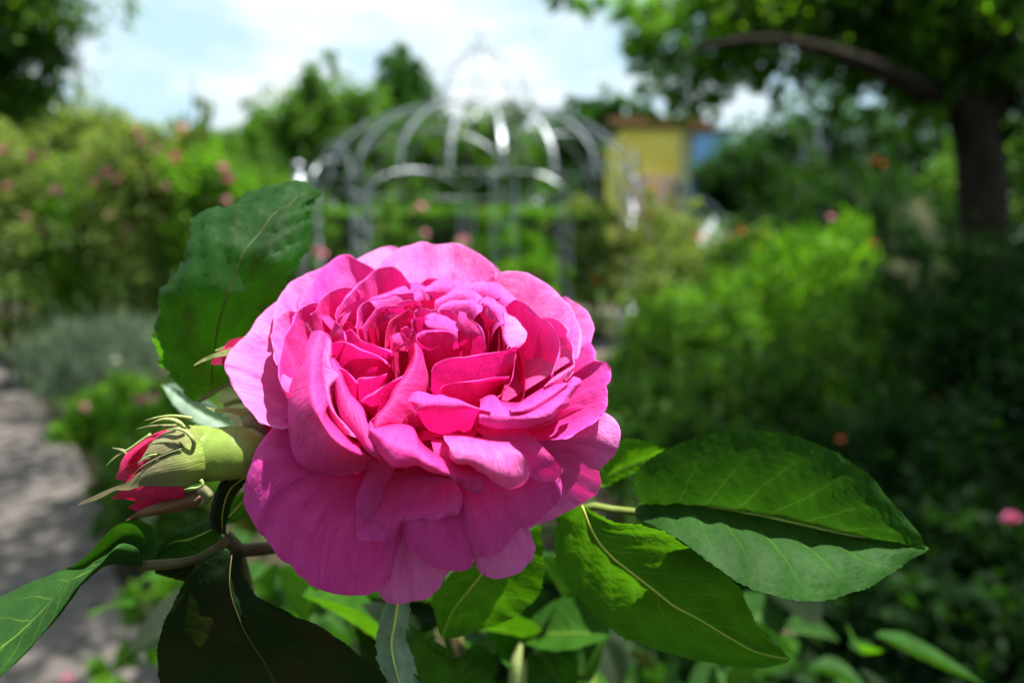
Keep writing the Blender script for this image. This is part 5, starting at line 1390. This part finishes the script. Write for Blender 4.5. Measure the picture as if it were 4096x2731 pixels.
shrub("rose_shrub", "rose shrub tipped with orange buds beside the bright plant", "rose shrub", RS, [B(1680, 590, 60, 5.6), B(1740, 560, 45, 5.6), B(1660, 660, 70, 5.4), B(1720, 640, 60, 5.4)], 3200, .055, F_MID, [(1700, 530, 5.4, .04, 'orange'), (1755, 540, 5.4, .04, 'orange')], 3, rnd=3, kinds=('orange', 'red'), bsize=.025)
BG = "leafy plants in the right hand bed"
shrub("leafy_plant", "bright yellow green plant catching the sun in the right bed", "plant", BG, [B(1790, 620, 80, 4.3), B(1880, 600, 80, 4.3), B(1950, 620, 70, 4.2), B(1820, 700, 100, 4.2), B(1930, 700, 90, 4.1), B(1740, 690, 70, 4.3)], 8000, .06, F_LIGHT, [(2005, 560, 4.1, .025, 'orange')], 3, aspect=.32, narrow_up=True, clump=.2)
shrub("leafy_plant", "fresh green plant between the path and the bright plant", "plant", BG, [B(1560, 740, 80, 4.0), B(1650, 760, 90, 4.0), B(1480, 800, 70, 3.8), B(1600, 830, 90, 3.8), B(1440, 860, 60, 3.6)], 5600, .055, F_GARDEN, [(1405, 822, 3.8, .03, 'yellow'), (1380, 815, 3.8, .02, 'yellow')], 3, aspect=.4, clump=.2)
shrub("leafy_plant", "shaded leafy plant in the middle of the right bed", "plant", BG, [B(1750, 850, 110, 3.2), B(1900, 830, 120, 3.2), B(1650, 930, 100, 3.0), B(1820, 960, 110, 3.0), B(2000, 930, 110, 3.0), B(2030, 760, 80, 3.4)], 6500, .055, F_MID, [(1925, 930, 2.8, .02, 'red'), (2150, 912, 2.8, .022, 'red')], 3, aspect=.45, clump=.2)
shrub("leafy_plant", "dark leafy plant right behind the bloom", "plant", BG, [B(1480, 930, 90, 2.6), B(1560, 1000, 100, 2.4), B(1430, 1010, 80, 2.4), B(1660, 1060, 110, 2.3), B(1500, 1100, 100, 2.2)], 4200, .05, F_MID, (), 3, clump=.2)
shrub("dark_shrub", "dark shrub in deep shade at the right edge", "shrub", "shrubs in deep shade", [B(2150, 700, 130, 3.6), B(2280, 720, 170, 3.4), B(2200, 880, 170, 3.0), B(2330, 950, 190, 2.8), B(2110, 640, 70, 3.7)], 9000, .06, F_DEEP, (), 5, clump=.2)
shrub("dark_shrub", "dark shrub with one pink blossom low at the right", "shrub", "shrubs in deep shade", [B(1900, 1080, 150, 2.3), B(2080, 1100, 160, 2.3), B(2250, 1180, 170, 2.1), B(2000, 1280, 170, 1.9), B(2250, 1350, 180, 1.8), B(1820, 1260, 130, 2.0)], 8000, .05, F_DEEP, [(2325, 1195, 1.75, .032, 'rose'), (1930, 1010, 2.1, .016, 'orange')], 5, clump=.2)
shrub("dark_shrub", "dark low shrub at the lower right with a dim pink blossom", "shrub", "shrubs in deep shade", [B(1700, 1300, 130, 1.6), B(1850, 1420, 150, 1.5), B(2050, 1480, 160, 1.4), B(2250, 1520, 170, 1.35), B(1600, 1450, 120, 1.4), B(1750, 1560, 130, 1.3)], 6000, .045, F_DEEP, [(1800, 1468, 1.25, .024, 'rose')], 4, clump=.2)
shrub("dark_shrub", "dark shrub below the stone wall", "shrub", "shrubs in deep shade", [B(1690, 460, 60, 11), B(1760, 430, 70, 11), B(1860, 480, 70, 11), B(1960, 480, 80, 11), B(2060, 470, 70, 11), B(1800, 530, 90, 10.5), B(1640, 412, 50, 11), B(1690, 388, 42, 11), B(1605, 440, 45, 11), B(1660, 440, 50, 11), B(1740, 380, 50, 11), B(2090, 545, 70, 10.5), B(2010, 550, 70, 10.5), B(2180, 540, 70, 10.5)], 15000, .10, F_DEEP, [(2010, 372, 10, .06, 'red'), (2030, 378, 10, .05, 'orange'), (1910, 500, 9.5, .06, 'pink')], 4, clump=.2)
shrub("dark_shrub", "shrub standing between the hedge and the left rose shrubs", "shrub", "shrubs in deep shade", [B(600, 460, 70, 11), B(680, 480, 60, 11), B(560, 520, 60, 10), B(640, 560, 70, 10), B(740, 530, 50, 11)], 4500, .09, F_MID, [(740, 585, 9, .08, 'pink')], 4, clump=.2)


def plume(label, pts_, Y, n):
    P = resample(np.array([pw(x, y, Y) for x, y in pts_]), 14)
    root = empty("plume_flower", (P[0][0], P[0][1], 0), label, "flower", "cream plumes in the right hand bed")
    leafcloud("plume", [(p, (.05 * (1 - i / 16), .05 * (1 - i / 16), .04)) for i, p in enumerate(P)], n, .012, F_CREAM, root, clump=.5, keep=None)
    V, F = tube(resample(np.array([(P[0][0] + .1, Y + .1, 0), (P[0][0] + .08, Y + .05, .6), P[0], P[-1]]), 16), [.006, .004, .0015], 6)
    mesh_obj("stem", V, F, M_STEM_GREEN, root)


plume("tall drooping cream plume by the tree trunk", [(2075, 470), (2110, 490), (2140, 540), (2165, 600)], 3.5, 900)
plume("cream plume lying lower beside the bright plant", [(2060, 615), (2100, 640), (2140, 670), (2185, 680)], 3.4, 800)
plume("short cream plume just under the lower plume", [(2130, 625), (2160, 640), (2180, 660)], 3.45, 400)
for o in BLT.values():
    bpy.data.objects.remove(o)

# ---- shrub mass added unseen behind the camera to block sky light
shrub("dark_shrub", "tall dense shrub added unseen behind the camera to block sky light", "shrub", "shrubs in deep shade", [((x, -2.3 + .2 * (i % 2), z), (.8, .6, .8)) for i, x in enumerate(np.arange(-4, 4.1, .9)) for z in (.6, 1.7, 2.8, 3.9, 5.0)], 13000, .12, F_DARK, (), 5, clump=.3)

leafcloud("foliage", [B(700, 1500, 200, .62), B(950, 1480, 220, .66), B(1200, 1480, 200, .64), B(1450, 1560, 200, .66), B(1000, 1650, 260, .55), B(560, 1480, 120, .7), B(1700, 1640, 180, .7)], 2600, .04, F_DARK, BUSH, clump=.25)
